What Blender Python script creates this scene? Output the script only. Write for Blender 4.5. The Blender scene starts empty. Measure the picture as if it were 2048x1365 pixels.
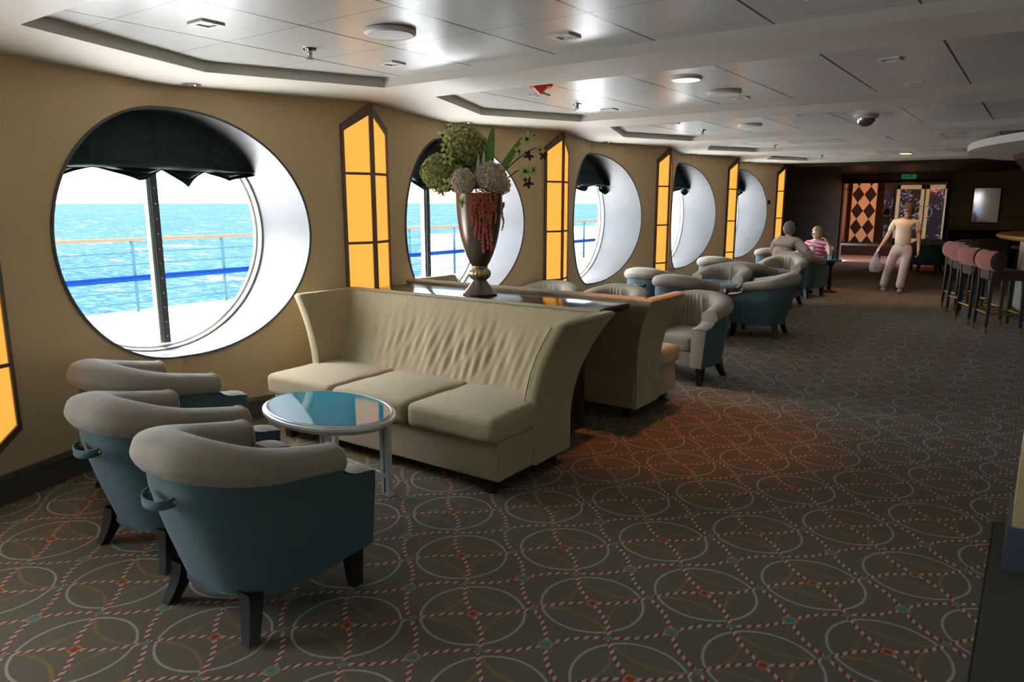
import bpy, bmesh, math, random
from mathutils import Vector, Matrix, Euler
from math import sin, cos, pi, radians, sqrt, atan2

C = bpy.context.scene.collection
S = bpy.context.scene
random.seed(7)

# ------------------------------------------------------------------ camera
cam = bpy.data.cameras.new('camera')
camo = bpy.data.objects.new('camera', cam)
C.objects.link(camo)
FPX, PITCH, YAW = 1450.0, math.atan((682.5 - 405.0) / 1450.0), radians(35.8)
cam.sensor_width = 36.0
cam.sensor_fit = 'HORIZONTAL'
cam.lens = 36.0 * FPX / 2048.0
cam.clip_end = 20000
cam.clip_start = 0.02
camo.location = (0, 0, 1.6)
camo.rotation_euler = (pi / 2 - PITCH, 0, YAW)
S.camera = camo

# ------------------------------------------------------------------ world, sun, exposure
w = bpy.data.worlds.new('world')
S.world = w
w.use_nodes = True
nt = w.node_tree
nt.nodes.clear()
out = nt.nodes.new('ShaderNodeOutputWorld')
bg = nt.nodes.new('ShaderNodeBackground')
sky = nt.nodes.new('ShaderNodeTexSky')
sky.sky_type = 'NISHITA'
sky.sun_disc = False
sky.sun_elevation = radians(42)
sky.sun_rotation = radians(-110)
sky.air_density = 1.0
sky.dust_density = 1.5
bg.inputs['Strength'].default_value = 0.55
nt.links.new(sky.outputs[0], bg.inputs[0])
nt.links.new(bg.outputs[0], out.inputs[0])

sun = bpy.data.lights.new('sun', 'SUN')
sun.energy = 12.0
sun.angle = radians(0.6)
sun.color = (1.0, 0.96, 0.9)
suno = bpy.data.objects.new('sun', sun)
C.objects.link(suno)
sd = Vector((0.70, 0.28, -0.66)).normalized()          # direction the light travels
suno.rotation_euler = sd.to_track_quat('-Z', 'Y').to_euler()

vs = S.view_settings
vs.view_transform = 'Standard'
vs.look = 'None'
vs.gamma = 1
vs.exposure = 2.0
vs.use_curve_mapping = False
cy = S.cycles
cy.max_bounces = 10
cy.diffuse_bounces = 5
cy.glossy_bounces = 4
cy.transparent_max_bounces = 12
cy.use_denoising = True
cy.sample_clamp_indirect = 8
cy.caustics_reflective = False
cy.caustics_refractive = False

# ------------------------------------------------------------------ node helpers
class NT:
    def __init__(s, name):
        s.m = bpy.data.materials.new(name)
        s.m.use_nodes = True
        s.t = s.m.node_tree
        s.b = s.t.nodes['Principled BSDF']
        s._c = None
    def new(s, k): return s.t.nodes.new(k)
    def link(s, a, b): s.t.links.new(a, b)
    def put(s, v, sock):
        if isinstance(v, (int, float)): sock.default_value = v
        else: s.link(v, sock)
    def coord(s):
        if s._c is None:
            tc = s.new('ShaderNodeTexCoord')
            s._c = tc.outputs['Object']
        return s._c
    def m_(s, op, a, b=0.0, c=None):
        n = s.new('ShaderNodeMath'); n.operation = op
        s.put(a, n.inputs[0]); s.put(b, n.inputs[1])
        if c is not None: s.put(c, n.inputs[2])
        return n.outputs[0]
    def xyz(s, v=None):
        n = s.new('ShaderNodeSeparateXYZ'); s.link(v or s.coord(), n.inputs[0])
        return n.outputs
    def noise(s, scale, detail=2.0, rough=0.5, vec=None, sc=None):
        n = s.new('ShaderNodeTexNoise')
        v = vec or s.coord()
        if sc:
            mp = s.new('ShaderNodeMapping'); mp.inputs['Scale'].default_value = sc
            s.link(v, mp.inputs[0]); v = mp.outputs[0]
        s.link(v, n.inputs['Vector'])
        n.inputs['Scale'].default_value = scale; n.inputs['Detail'].default_value = detail
        n.inputs['Roughness'].default_value = rough
        return n.outputs['Fac']
    def mix(s, f, a, b):
        n = s.new('ShaderNodeMix'); n.data_type = 'RGBA'
        s.put(f, n.inputs[0])
        for v, i in ((a, 6), (b, 7)):
            if isinstance(v, tuple): n.inputs[i].default_value = (*v[:3], 1)
            else: s.link(v, n.inputs[i])
        return n.outputs[2]
    def ramp(s, f, lo, hi):
        n = s.new('ShaderNodeMapRange'); s.put(f, n.inputs[0])
        n.inputs[1].default_value = lo; n.inputs[2].default_value = hi
        return n.outputs[0]
    def bump(s, h, strength=0.3, dist=0.01):
        n = s.new('ShaderNodeBump'); n.inputs['Strength'].default_value = strength
        n.inputs['Distance'].default_value = dist
        s.link(h, n.inputs['Height']); s.link(n.outputs[0], s.b.inputs['Normal'])
    def col(s, v): 
        if isinstance(v, tuple): s.b.inputs['Base Color'].default_value = (*v, 1)
        else: s.link(v, s.b.inputs['Base Color'])
    def set(s, **k):
        for a, v in k.items(): s.b.inputs[a.replace('_', ' ')].default_value = v

def simple(name, col, rough=0.5, metal=0.0, var=0.08, nscale=30, bump=0.0, **k):
    n = NT(name)
    f = n.noise(nscale, 3)
    d = tuple(c * (1 - var) for c in col); l = tuple(min(1, c * (1 + var)) for c in col)
    n.col(n.mix(f, d, l))
    n.set(Roughness=rough, Metallic=metal, **k)
    if bump: n.bump(f, bump, 0.004)
    return n.m

def fabric(name, col, scale=350, var=0.12, sheen=0.15, patch=6):
    n = NT(name)
    o = n.xyz()
    wv = n.m_('MULTIPLY', n.m_('SINE', n.m_('MULTIPLY', n.m_('ADD', o[0], o[1]), scale * 2)), n.m_('SINE', n.m_('MULTIPLY', o[2], scale * 2)))
    f = n.noise(scale, 2)
    f2 = n.noise(patch, 3)
    c = n.mix(f, tuple(x * (1 - var) for x in col), tuple(x * (1 + var) for x in col))
    c = n.mix(n.m_('MULTIPLY', f2, 0.25), c, tuple(x * 0.8 for x in col))
    n.col(c)
    n.set(Roughness=0.9, Sheen_Weight=sheen)
    n.bump(n.m_('ADD', f, n.m_('MULTIPLY', wv, 0.3)), 0.25, 0.002)
    return n.m

def emit(name, col, strength, mottled=0.06, base=None):
    n = NT(name)
    f = n.noise(3, 2)
    n.set(Roughness=0.4)
    n.col(base or col)
    e = n.mix(f, tuple(c * (1 - mottled) for c in col), tuple(min(1, c * (1 + mottled)) for c in col))
    n.link(e, n.b.inputs['Emission Color'])
    n.set(Emission_Strength=strength)
    return n.m

M = {}
M['roll'] = fabric('taupe_fabric', (0.30, 0.26, 0.205))
M['blue'] = fabric('teal_blue_fabric', (0.050, 0.104, 0.116))
M['sofa'] = fabric('cream_fabric', (0.385, 0.315, 0.182), var=0.08)
M['sofa_back'] = M['sofa']
M['darkwood'] = simple('dark_wood', (0.035, 0.016, 0.010), 0.35, var=0.3)
M['console'] = simple('black_lacquer', (0.018, 0.014, 0.014), 0.12, var=0.2)
M['legwood'] = simple('espresso_wood', (0.012, 0.008, 0.007), 0.45, var=0.2)
M['soffit'] = simple('cream_ceiling_paint', (0.66, 0.63, 0.56), 0.55, var=0.02)
M['silver'] = simple('silver_paint', (0.60, 0.60, 0.58), 0.35, 0.3, var=0.04)
M['whitering'] = simple('white_painted_rim', (0.62, 0.62, 0.58), 0.3, 0.0, var=0.03)
M['bronze'] = simple('bronze_frame', (0.17, 0.135, 0.105), 0.45, 0.5, var=0.15)
M['skirt'] = simple('grey_metal_skirting', (0.12, 0.115, 0.115), 0.45, 0.4, var=0.1)
M['amber'] = emit('amber_glass', (1.0, 0.40, 0.060), 0.30, base=(0.35, 0.16, 0.04))
M['white'] = simple('white_paint', (0.75, 0.75, 0.74), 0.5, var=0.03)
M['whitedeck'] = simple('white_deck_paint', (0.8, 0.8, 0.78), 0.6, var=0.03)
M['red'] = simple('red_plastic', (0.80, 0.03, 0.02), 0.35)
M['chrome'] = simple('chrome', (0.5, 0.5, 0.5), 0.15, 1.0, var=0.05)
M['vase'] = simple('pewter_bronze', (0.15, 0.12, 0.10), 0.28, 0.65, var=0.12, nscale=8)
M['gold'] = simple('antique_gold', (0.42, 0.33, 0.2), 0.35, 0.85, var=0.2)
M['brass'] = simple('brass', (0.45, 0.3, 0.08), 0.3, 0.9)
M['salmon'] = fabric('salmon_fabric', (0.25, 0.075, 0.062))
M['maroon'] = fabric('maroon_fabric', (0.045, 0.015, 0.013))
M['darkseat'] = fabric('dark_green_fabric', (0.02, 0.028, 0.024))
M['orangewood'] = simple('orange_varnished_wood', (0.42, 0.22, 0.07), 0.25, var=0.2)
M['barfront'] = simple('pale_grey_bar_front', (0.34, 0.32, 0.30), 0.5)
M['cables'] = simple('steel_cable', (0.03, 0.07, 0.085), 0.9, Specular_IOR_Level=0.0)
M['railorange'] = simple('orange_rail_paint', (0.22, 0.075, 0.042), 0.9, Specular_IOR_Level=0.0)
M['bluepipe'] = simple('blue_pipe_paint', (0.003, 0.018, 0.085), 0.9, Specular_IOR_Level=0.0)
M['mull'] = simple('mullion_metal', (0.11, 0.13, 0.135), 0.45, 0.4)
M['mullin'] = simple('aluminium', (0.45, 0.5, 0.5), 0.35, 0.7)
M['green1'] = simple('leaf_green', (0.13, 0.31, 0.06), 0.5, var=0.4)
M['green2'] = simple('yellow_green_petals', (0.56, 0.66, 0.24), 0.7, var=0.35, nscale=60)
M['olive'] = simple('olive_green_bloom', (0.50, 0.53, 0.21), 0.8, var=0.3, nscale=60)
M['beigefl'] = simple('beige_pink_bloom', (0.80, 0.66, 0.52), 0.8, var=0.3, nscale=60)
M['amaranth'] = simple('coral_red_blossom', (0.66, 0.19, 0.13), 0.8, var=0.5, nscale=90)
M['purple'] = simple('dark_purple_petals', (0.05, 0.02, 0.025), 0.6)
M['stem'] = simple('stem_green_brown', (0.06, 0.08, 0.025), 0.6, var=0.4)
M['skin'] = simple('skin', (0.68, 0.44, 0.34), 0.6, var=0.05)
M['cream'] = fabric('cream_knit', (0.82, 0.78, 0.64))
M['trouser'] = fabric('pale_trouser_cloth', (0.66, 0.64, 0.62))
M['hairbrown'] = simple('brown_hair', (0.10, 0.062, 0.038), 0.7, var=0.4, nscale=80)
M['hairgrey'] = simple('grey_hair', (0.16, 0.15, 0.14), 0.7, var=0.4, nscale=80)
M['hairblond'] = simple('blond_hair', (0.36, 0.27, 0.15), 0.7, var=0.4, nscale=80)
M['beigeshirt'] = fabric('beige_shirt_cloth', (0.42, 0.37, 0.30))
M['shoe'] = simple('white_shoe', (0.45, 0.43, 0.42), 0.5)
M['jean'] = fabric('pale_skirt_cloth', (0.35, 0.35, 0.38))
M['black'] = simple('black_plastic', (0.01, 0.01, 0.01), 0.4)
M['greyplastic'] = simple('grey_plastic', (0.5, 0.5, 0.48), 0.4)
M['pinksign'] = simple('pink_sign_card', (0.55, 0.35, 0.36), 0.5)
M['hull'] = M['whitedeck']
M['warmlamp'] = emit('warm_lamp_glass', (1.0, 0.55, 0.22), 2.6)
M['orangelamp'] = emit('orange_lamp_glass', (1.0, 0.30, 0.08), 1.4)
M['spotlamp'] = simple('unlit_lamp_glass', (0.6, 0.62, 0.62), 0.2, 0.3)
M['exit'] = emit('green_sign_glass', (0.02, 0.22, 0.10), 0.10, base=(0.02,0.1,0.05))

def stripes():
    n = NT('pink_white_striped_knit')
    o = n.xyz()
    f = n.m_('SINE', n.m_('MULTIPLY', n.m_('ADD', o[2], n.m_('MULTIPLY', o[0], 0.15)), 2 * pi / 0.075))
    n.col(n.mix(n.ramp(f, -0.1, 0.1), (0.7, 0.05, 0.17), (0.75, 0.6, 0.68)))
    n.set(Roughness=0.85)
    return n.m
M['pinkstripe'] = stripes()

def glass(name, tint=(0.97, 0.99, 1.0), gl=0.05):
    n = NT(name)
    t = n.t
    tr = n.new('ShaderNodeBsdfTransparent'); tr.inputs[0].default_value = (*tint, 1)
    g = n.new('ShaderNodeBsdfGlossy'); g.inputs['Roughness'].default_value = 0.02
    lw = n.new('ShaderNodeLayerWeight')
    mx = n.new('ShaderNodeMixShader')
    n.link(n.m_('ADD', n.m_('MULTIPLY', n.m_('POWER', lw.outputs['Facing'], 5.0), 0.9), 0.04), mx.inputs[0])
    n.link(tr.outputs[0], mx.inputs[1]); n.link(g.outputs[0], mx.inputs[2])
    n.link(mx.outputs[0], t.nodes['Material Output'].inputs[0])
    return n.m
M['glass'] = glass('window_glass')
M['tint'] = glass('added_window_tinted_glass', (0.40, 0.39, 0.36))  # tint limits the fill daylight through the added right-hand windows
def plasticbag():
    n = NT('clear_plastic')
    n.col((0.6, 0.62, 0.68)); n.set(Roughness=0.15, Alpha=0.45)
    n.bump(n.noise(40, 3), 0.6, 0.01)
    return n.m
M['bag'] = plasticbag()

def carpet():
    n = NT('patterned_carpet')
    o = n.xyz()
    a = 0.3435
    u = n.m_('DIVIDE', n.m_('ADD', o[0], 1.655), a)
    v = n.m_('DIVIDE', n.m_('SUBTRACT', o[1], 2.03), a)
    p = n.m_('MULTIPLY', n.m_('ADD', u, v), 0.5)
    q = n.m_('MULTIPLY', n.m_('SUBTRACT', u, v), 0.5)
    K = a * sqrt(2)
    def near(x, off=0.0):      # signed distance to nearest integer+off
        x = n.m_('SUBTRACT', x, off) if off else x
        return n.m_('SUBTRACT', x, n.m_('ROUND', x))
    def ln(x, y): return n.m_('SQRT', n.m_('ADD', n.m_('MULTIPLY', x, x), n.m_('MULTIPLY', y, y)))
    def lt(x, y): return n.m_('LESS_THAN', x, y)
    def AND(x, y): return n.m_('MULTIPLY', x, y)
    p0, q0, p5, q5 = near(p), near(q), near(p, 0.5), near(q, 0.5)
    fine = n.noise(260, 2)
    mid = n.noise(9, 3)
    base = n.mix(fine, (0.086, 0.073, 0.044), (0.178, 0.152, 0.094))
    base = n.mix(n.m_('MULTIPLY', mid, 0.35), base, (0.10, 0.088, 0.058))
    jit = n.m_('MULTIPLY', n.m_('SUBTRACT', n.noise(60, 2), 0.5), 0.010)
    # faint gold circles round the teal nodes
    r5 = n.m_('ADD', n.m_('MULTIPLY', ln(p5, q5), K), jit)
    g = lt(n.m_('ABSOLUTE', n.m_('SUBTRACT', r5, 0.247)), 0.0065)
    g = AND(g, n.m_('MULTIPLY', n.noise(14, 2), 1.1))
    col = n.mix(g, base, (0.30, 0.16, 0.035))
    # white circles round the orange nodes
    r0 = n.m_('ADD', n.m_('MULTIPLY', ln(p0, q0), K), n.m_('MULTIPLY', jit, 0.4))
    wc = lt(n.m_('ABSOLUTE', n.m_('SUBTRACT', r0, 0.205)), 0.0052)
    col = n.mix(n.m_('MULTIPLY', wc, 0.85), col, (0.36, 0.36, 0.31))
    # striped ropes
    def rope(t, s):
        h = n.m_('MULTIPLY', s, 2.0)
        d = n.m_('MULTIPLY', n.m_('SUBTRACT', h, n.m_('ROUND', h)), 0.5)
        d = n.m_('SUBTRACT', d, n.m_('MULTIPLY', n.m_('SINE', n.m_('MULTIPLY', t, 2 * pi)), 0.036))
        on = lt(n.m_('ABSOLUTE', d), 0.0185)
        ph = n.m_('ADD', n.m_('MULTIPLY', t, 2 * pi * 13), n.m_('MULTIPLY', d, 75.0))
        return on, n.m_('GREATER_THAN', n.m_('SINE', ph), 0.0)
    for (t, s) in ((p, q), (q, p)):
        on, st = rope(t, s)
        col = n.mix(on, col, n.mix(st, (0.40, 0.37, 0.33), (0.23, 0.032, 0.022)))
    # nodes
    sm = n.m_('MINIMUM', ln(p0, q5), ln(p5, q0))
    col = n.mix(lt(sm, 0.036), col, (0.17, 0.16, 0.06))
    col = n.mix(lt(sm, 0.022), col, (0.09, 0.21, 0.20))
    bg_ = ln(p5, q5)
    col = n.mix(lt(bg_, 0.060), col, (0.33, 0.21, 0.06))
    col = n.mix(lt(bg_, 0.038), col, (0.04, 0.21, 0.25))
    od = n.m_('ADD', n.m_('ABSOLUTE', p0), n.m_('ABSOLUTE', q0))
    col = n.mix(lt(od, 0.062), col, (0.42, 0.22, 0.045))
    col = n.mix(lt(od, 0.045), col, (0.36, 0.055, 0.012))
    col = n.mix(n.m_('LESS_THAN', n.m_('MINIMUM', n.m_('ABSOLUTE', p0), n.m_('ABSOLUTE', q0)), n.m_('SUBTRACT', 0.010, n.m_('MULTIPLY', od, 0.28))), col, (0.16, 0.02, 0.012))
    # plain border field round the pillar
    bd = AND(n.m_('GREATER_THAN', o[0], -0.03), lt(o[1], 4.25))
    col = n.mix(bd, col, n.mix(fine, (0.045, 0.042, 0.028), (0.08, 0.075, 0.05)))
    seam = AND(lt(n.m_('ABSOLUTE', n.m_('ADD', o[0], 0.03)), 0.004), lt(o[1], 4.25))
    col = n.mix(seam, col, (0.01, 0.01, 0.01))
    n.col(col)
    n.set(Roughness=0.95)
    n.bump(fine, 0.4, 0.004)
    return n.m
M['carpet'] = carpet()

def wallpaper():
    n = NT('woven_wallcovering')
    f = n.noise(40, 3, sc=(1, 1, 14))
    f2 = n.noise(40, 3, sc=(12, 12, 1))
    f3 = n.noise(2.0, 2)
    c = n.mix(f, (0.56, 0.41, 0.235), (0.74, 0.56, 0.34))
    c = n.mix(n.m_('MULTIPLY', f2, 0.4), c, (0.60, 0.44, 0.26))
    c = n.mix(n.m_('MULTIPLY', f3, 0.2), c, (0.68, 0.51, 0.30))
    n.col(c); n.set(Roughness=0.75)
    n.bump(f, 0.15, 0.002)
    return n.m
M['wall'] = wallpaper()

def brushed():
    n = NT('brushed_silver_leaf')
    f = n.noise(3.0, 4, 0.6)
    f2 = n.noise(60, 2, sc=(0.1, 1, 1))
    n.col(n.mix(f, (0.066, 0.070, 0.077), (0.12, 0.125, 0.137)))
    n.set(Metallic=0.35)
    n.link(n.m_('ADD', n.m_('MULTIPLY', f, 0.25), 0.32), n.b.inputs['Roughness'])
    n.bump(f2, 0.08, 0.003)
    return n.m
M['reveal'] = brushed()

def ceilpanel():
    n = NT('perforated_metal_panels')
    o = n.xyz()
    def line(x, off, pitch, hw):
        t = n.m_('DIVIDE', n.m_('SUBTRACT', x, off), pitch)
        return n.m_('LESS_THAN', n.m_('ABSOLUTE', n.m_('SUBTRACT', t, n.m_('ROUND', t))), hw / pitch)
    jx = line(o[0], -3.54, 0.606, 0.006)
    jy = line(o[1], 1.79, 0.583, 0.0022)
    dots = n.m_('MULTIPLY', n.m_('SINE', n.m_('MULTIPLY', n.m_('ADD', o[0], o[1]), 2 * pi / 0.02)), n.m_('SINE', n.m_('MULTIPLY', n.m_('SUBTRACT', o[0], o[1]), 2 * pi / 0.02)))
    base = n.mix(n.m_('GREATER_THAN', dots, 0.25), (0.68, 0.69, 0.67), (0.52, 0.53, 0.515))
    c = n.mix(jy, base, (0.22, 0.22, 0.21))
    c = n.mix(jx, c, (0.03, 0.03, 0.03))
    n.col(c)
    n.set(Metallic=0.05, Roughness=0.27, Specular_IOR_Level=0.22)
    n.bump(n.noise(1.2, 2), 0.12, 0.02)
    return n.m
M['panel'] = ceilpanel()

def darkpanel(name, c1, c2, seams=0.45, axis=2, rough=0.4):
    n = NT(name)
    o = n.xyz()
    f = n.noise(12, 4, sc=(1, 1, 0.15) if axis != 2 else (0.2, 0.2, 3))
    c = n.mix(f, c1, c2)
    t = n.m_('DIVIDE', o[axis], seams)
    s = n.m_('LESS_THAN', n.m_('ABSOLUTE', n.m_('SUBTRACT', t, n.m_('ROUND', t))), 0.012)
    n.col(n.mix(s, c, tuple(x * 0.3 for x in c1)))
    n.set(Roughness=rough, Specular_IOR_Level=0.15)
    return n.m
M['endpanel'] = darkpanel('olive_brown_panelling', (0.28, 0.21, 0.115), (0.40, 0.31, 0.175), 0.62)
M['wooddark'] = darkpanel('dark_wood_panelling', (0.022, 0.011, 0.007), (0.045, 0.022, 0.013), 0.75, 1, 0.85)
M['darkceil'] = darkpanel('dark_wood_ceiling', (0.028, 0.017, 0.010), (0.045, 0.028, 0.016), 1.2, 1, 0.6)
M['alcove'] = darkpanel('warm_brown_panelling', (0.22, 0.085, 0.03), (0.30, 0.12, 0.045), 2.0)

def diamonds():
    n = NT('harlequin_diamond_panel')
    o = n.xyz()
    a = n.m_('DIVIDE', o[0], 0.34)
    a = n.m_('ADD', a, 0.5)
    b = n.m_('DIVIDE', o[2], 0.49)
    s1 = n.m_('ADD', a, b); s2 = n.m_('SUBTRACT', a, b)
    def par(x): return n.m_('ABSOLUTE', n.m_('SUBTRACT', x, n.m_('ROUND', x)))
    t = n.m_('ADD', n.m_('ABSOLUTE', n.m_('SUBTRACT', a, n.m_('ROUND', a))), n.m_('ABSOLUTE', n.m_('SUBTRACT', b, n.m_('ROUND', b))))
    n.col(n.mix(n.m_('LESS_THAN', t, 0.5), (0.50, 0.25, 0.11), (0.022, 0.008, 0.006)))
    n.set(Roughness=0.8, Specular_IOR_Level=0.1)
    return n.m
M['diamond'] = diamonds()

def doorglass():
    n = NT('door_glass_painted_reflections')
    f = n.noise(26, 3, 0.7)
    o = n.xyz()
    c = n.mix(n.m_('MULTIPLY', n.m_('GREATER_THAN', f, 0.56), n.m_('GREATER_THAN', n.noise(2.6, 2), 0.52)), (0.03, 0.025, 0.035), (0.40, 0.46, 0.66))  # bluish patches put into the colour as reflected light
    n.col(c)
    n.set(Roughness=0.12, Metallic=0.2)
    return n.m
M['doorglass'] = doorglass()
def mirror():
    n = NT('mirror_glass'); n.col(n.mix(n.noise(3, 1), (0.30, 0.29, 0.34), (0.36, 0.35, 0.42))); n.set(Roughness=0.06, Metallic=1.0); return n.m
M['mirror'] = mirror()

def tealglass():
    n = NT('teal_glass_top')
    n.col(n.mix(n.noise(2, 1), (0.015, 0.24, 0.33), (0.018, 0.27, 0.36)))
    n.set(Roughness=0.05, Specular_IOR_Level=0.8)
    return n.m
M['teal'] = tealglass()

def seamat():
    n = NT('sea_water')
    f = n.noise(0.05, 6, 0.7, sc=(0.35, 1, 1))
    f2 = n.noise(0.5, 4, 0.7, sc=(0.6, 1.3, 1))
    c = n.mix(n.ramp(f, 0.35, 0.65), (0.011, 0.038, 0.060), (0.021, 0.052, 0.070))
    c = n.mix(n.ramp(f2, 0.45, 0.62), c, (0.05, 0.078, 0.088))
    n3 = n.noise(0.11, 5, 0.75, sc=(0.45, 1, 1))
    c = n.mix(n.ramp(n3, 0.60, 0.66), c, (0.22, 0.23, 0.24))
    n.col(c)
    n.set(Roughness=1.0, Specular_IOR_Level=0.0)
    n.bump(f2, 0.6, 1.0)
    return n.m
M['sea'] = seamat()

def blindfab():
    n = NT('dark_green_blind_cloth')
    f = n.noise(200, 2)
    n.col(n.mix(f, (0.017, 0.038, 0.041), (0.028, 0.058, 0.060)))
    n.set(Roughness=0.8)
    n.bump(f, 0.2, 0.002)
    return n.m
M['blind'] = blindfab()

# ------------------------------------------------------------------ mesh helpers
class MB:
    def __init__(s): s.v = []; s.f = []
    def add(s, vs_, fs):
        n = len(s.v); s.v += [tuple(x) for x in vs_]; s.f += [tuple(i + n for i in f) for f in fs]
    def box(s, x0, x1, y0, y1, z0, z1, top=None, M4=None):
        tx = top or (0, 0, 0, 0)      # inset of the bottom: dx0,dx1,dy0,dy1
        vs_ = [(x0 + tx[0], y0 + tx[2], z0), (x1 - tx[1], y0 + tx[2], z0), (x1 - tx[1], y1 - tx[3], z0), (x0 + tx[0], y1 - tx[3], z0),
               (x0, y0, z1), (x1, y0, z1), (x1, y1, z1), (x0, y1, z1)]
        if M4: vs_ = [M4 @ Vector(v) for v in vs_]
        s.add(vs_, [(0, 3, 2, 1), (4, 5, 6, 7), (0, 1, 5, 4), (1, 2, 6, 5), (2, 3, 7, 6), (3, 0, 4, 7)])
    def grid(s, fn, nu, nv, cu=False, cv=False, flip=False):
        U = nu if cu else nu + 1; V = nv if cv else nv + 1
        vs_ = [fn(i / nu, j / nv) for i in range(U) for j in range(V)]
        fs = []
        for i in range(nu):
            for j in range(nv):
                a = i * V + j; b = ((i + 1) % U) * V + j; c = ((i + 1) % U) * V + (j + 1) % V; d = i * V + (j + 1) % V
                fs.append((a, d, c, b) if flip else (a, b, c, d))
        s.add(vs_, fs)
    def lathe(s, prof, c=(0, 0, 0), seg=32, sx=1, sy=1, flute=None):
        def fn(u, v):
            i = round(v * (len(prof) - 1)); r, z = prof[i][:2]
            a = u * 2 * pi
            if flute and len(prof[i]) > 2: r *= 1 + flute[1] * abs(sin(a * flute[0] / 2)) * prof[i][2]
            return (c[0] + r * cos(a) * sx, c[1] + r * sin(a) * sy, c[2] + z)
        s.grid(fn, seg, len(prof) - 1, cu=True)
    def tube(s, pts, rad, seg=8, caps=True):
        pts = [Vector(p) for p in pts]
        if not isinstance(rad, (list, tuple)): rad = [rad] * len(pts)
        rings = []
        up = Vector((0, 0, 1))
        prev = None
        for i, p in enumerate(pts):
            t = (pts[min(i + 1, len(pts) - 1)] - pts[max(i - 1, 0)]).normalized()
            if prev is None:
                n = t.cross(up)
                if n.length < 0.05: n = t.cross(Vector((1, 0, 0)))
                n.normalize()
            else:
                n = (prev - t * prev.dot(t)).normalized()
            prev = n
            b = t.cross(n)
            rings.append([p + (n * cos(2 * pi * k / seg) + b * sin(2 * pi * k / seg)) * rad[i] for k in range(seg)])
        vs_ = [v for r in rings for v in r]
        fs = [(i * seg + k, i * seg + (k + 1) % seg, (i + 1) * seg + (k + 1) % seg, (i + 1) * seg + k) for i in range(len(pts) - 1) for k in range(seg)]
        if caps:
            fs.append(tuple(range(seg))[::-1]); fs.append(tuple((len(pts) - 1) * seg + k for k in range(seg)))
        s.add(vs_, fs)
    def prism(s, poly, z0, z1, fn=None):       # poly in 2d, extruded; fn maps (x,y,z) to 3d
        n = len(poly); fn = fn or (lambda x, y, z: (x, y, z))
        vs_ = [fn(x, y, z0) for x, y in poly] + [fn(x, y, z1) for x, y in poly]
        fs = [tuple(range(n))[::-1], tuple(range(n, 2 * n))] + [(i, (i + 1) % n, n + (i + 1) % n, n + i) for i in range(n)]
        s.add(vs_, fs)
    def rbox(s, x0, x1, y0, y1, z0, z1, r, n=8, crown=0.0, fn=None):
        r = min(r, (x1 - x0) / 2.01, (y1 - y0) / 2.01, (z1 - z0) / 2.01)
        cx, cy_, cz = (x0 + x1) / 2, (y0 + y1) / 2, (z0 + z1) / 2
        h = Vector(((x1 - x0) / 2, (y1 - y0) / 2, (z1 - z0) / 2))
        def ticks(hh):
            a = [-hh + r * (1 - cos(i / 4 * pi / 2)) for i in range(5)]
            m = max(1, n)
            b = [-hh + r + (2 * hh - 2 * r) * i / m for i in range(1, m)]
            return a + b + [-x for x in reversed(a)]
        tk = [ticks(h.x), ticks(h.y), ticks(h.z)]
        cache = {}
        def vid(p):
            key = (round(p[0], 5), round(p[1], 5), round(p[2], 5))
            if key not in cache:
                q = Vector(p); c = Vector([max(-h[i] + r, min(h[i] - r, q[i])) for i in range(3)])
                d = q - c
                if d.length > 1e-9: q = c + d.normalized() * r
                if crown and q.z > 0: q.z += crown * (1 - (q.x / h.x) ** 2) * (1 - (q.y / h.y) ** 2)
                q = q + Vector((cx, cy_, cz))
                if fn: q = Vector(fn(q))
                cache[key] = len(s.v); s.v.append(tuple(q))
            return cache[key]
        for ax in range(3):
            a1, a2 = (ax + 1) % 3, (ax + 2) % 3
            for sg in (-1, 1):
                for i in range(len(tk[a1]) - 1):
                    for j in range(len(tk[a2]) - 1):
                        def P(u, v):
                            q = [0, 0, 0]; q[ax] = sg * h[ax]; q[a1] = tk[a1][u]; q[a2] = tk[a2][v]; return q
                        f = [vid(P(i, j)), vid(P(i + 1, j)), vid(P(i + 1, j + 1)), vid(P(i, j + 1))]
                        f = [f[k] for k in range(4) if f[k] != f[k - 1]]
                        if len(f) < 3: continue
                        s.f.append(tuple(f) if sg > 0 else tuple(f[::-1]))
    def sphere(s, c, r, seg=16, rings=10, sc=(1, 1, 1), fn=None):
        def g(u, v):
            a, b = u * 2 * pi, (v - 0.5) * pi
            p = Vector((cos(a) * cos(b) * r * sc[0], sin(a) * cos(b) * r * sc[1], sin(b) * r * sc[2]))
            if fn: p = fn(p)
            return tuple(p + Vector(c))
        s.grid(g, seg, rings, cu=True)
    def build(s, name, mat, parent=None, smooth=True, loc=None, angle=40):
        me = bpy.data.meshes.new(name)
        me.from_pydata(s.v, [], s.f)
        bm = bmesh.new(); bm.from_mesh(me)
        bmesh.ops.remove_doubles(bm, verts=bm.verts, dist=1e-5)
        bmesh.ops.recalc_face_normals(bm, faces=bm.faces)
        bm.to_mesh(me); bm.free()
        if smooth:
            me.polygons.foreach_set('use_smooth', [True] * len(me.polygons))
            try: me.set_sharp_from_angle(angle=radians(angle))
            except Exception: pass
        me.materials.append(mat)
        o = bpy.data.objects.new(name, me); C.objects.link(o)
        if parent: o.parent = parent
        if loc: o.location = loc
        return o

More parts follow.
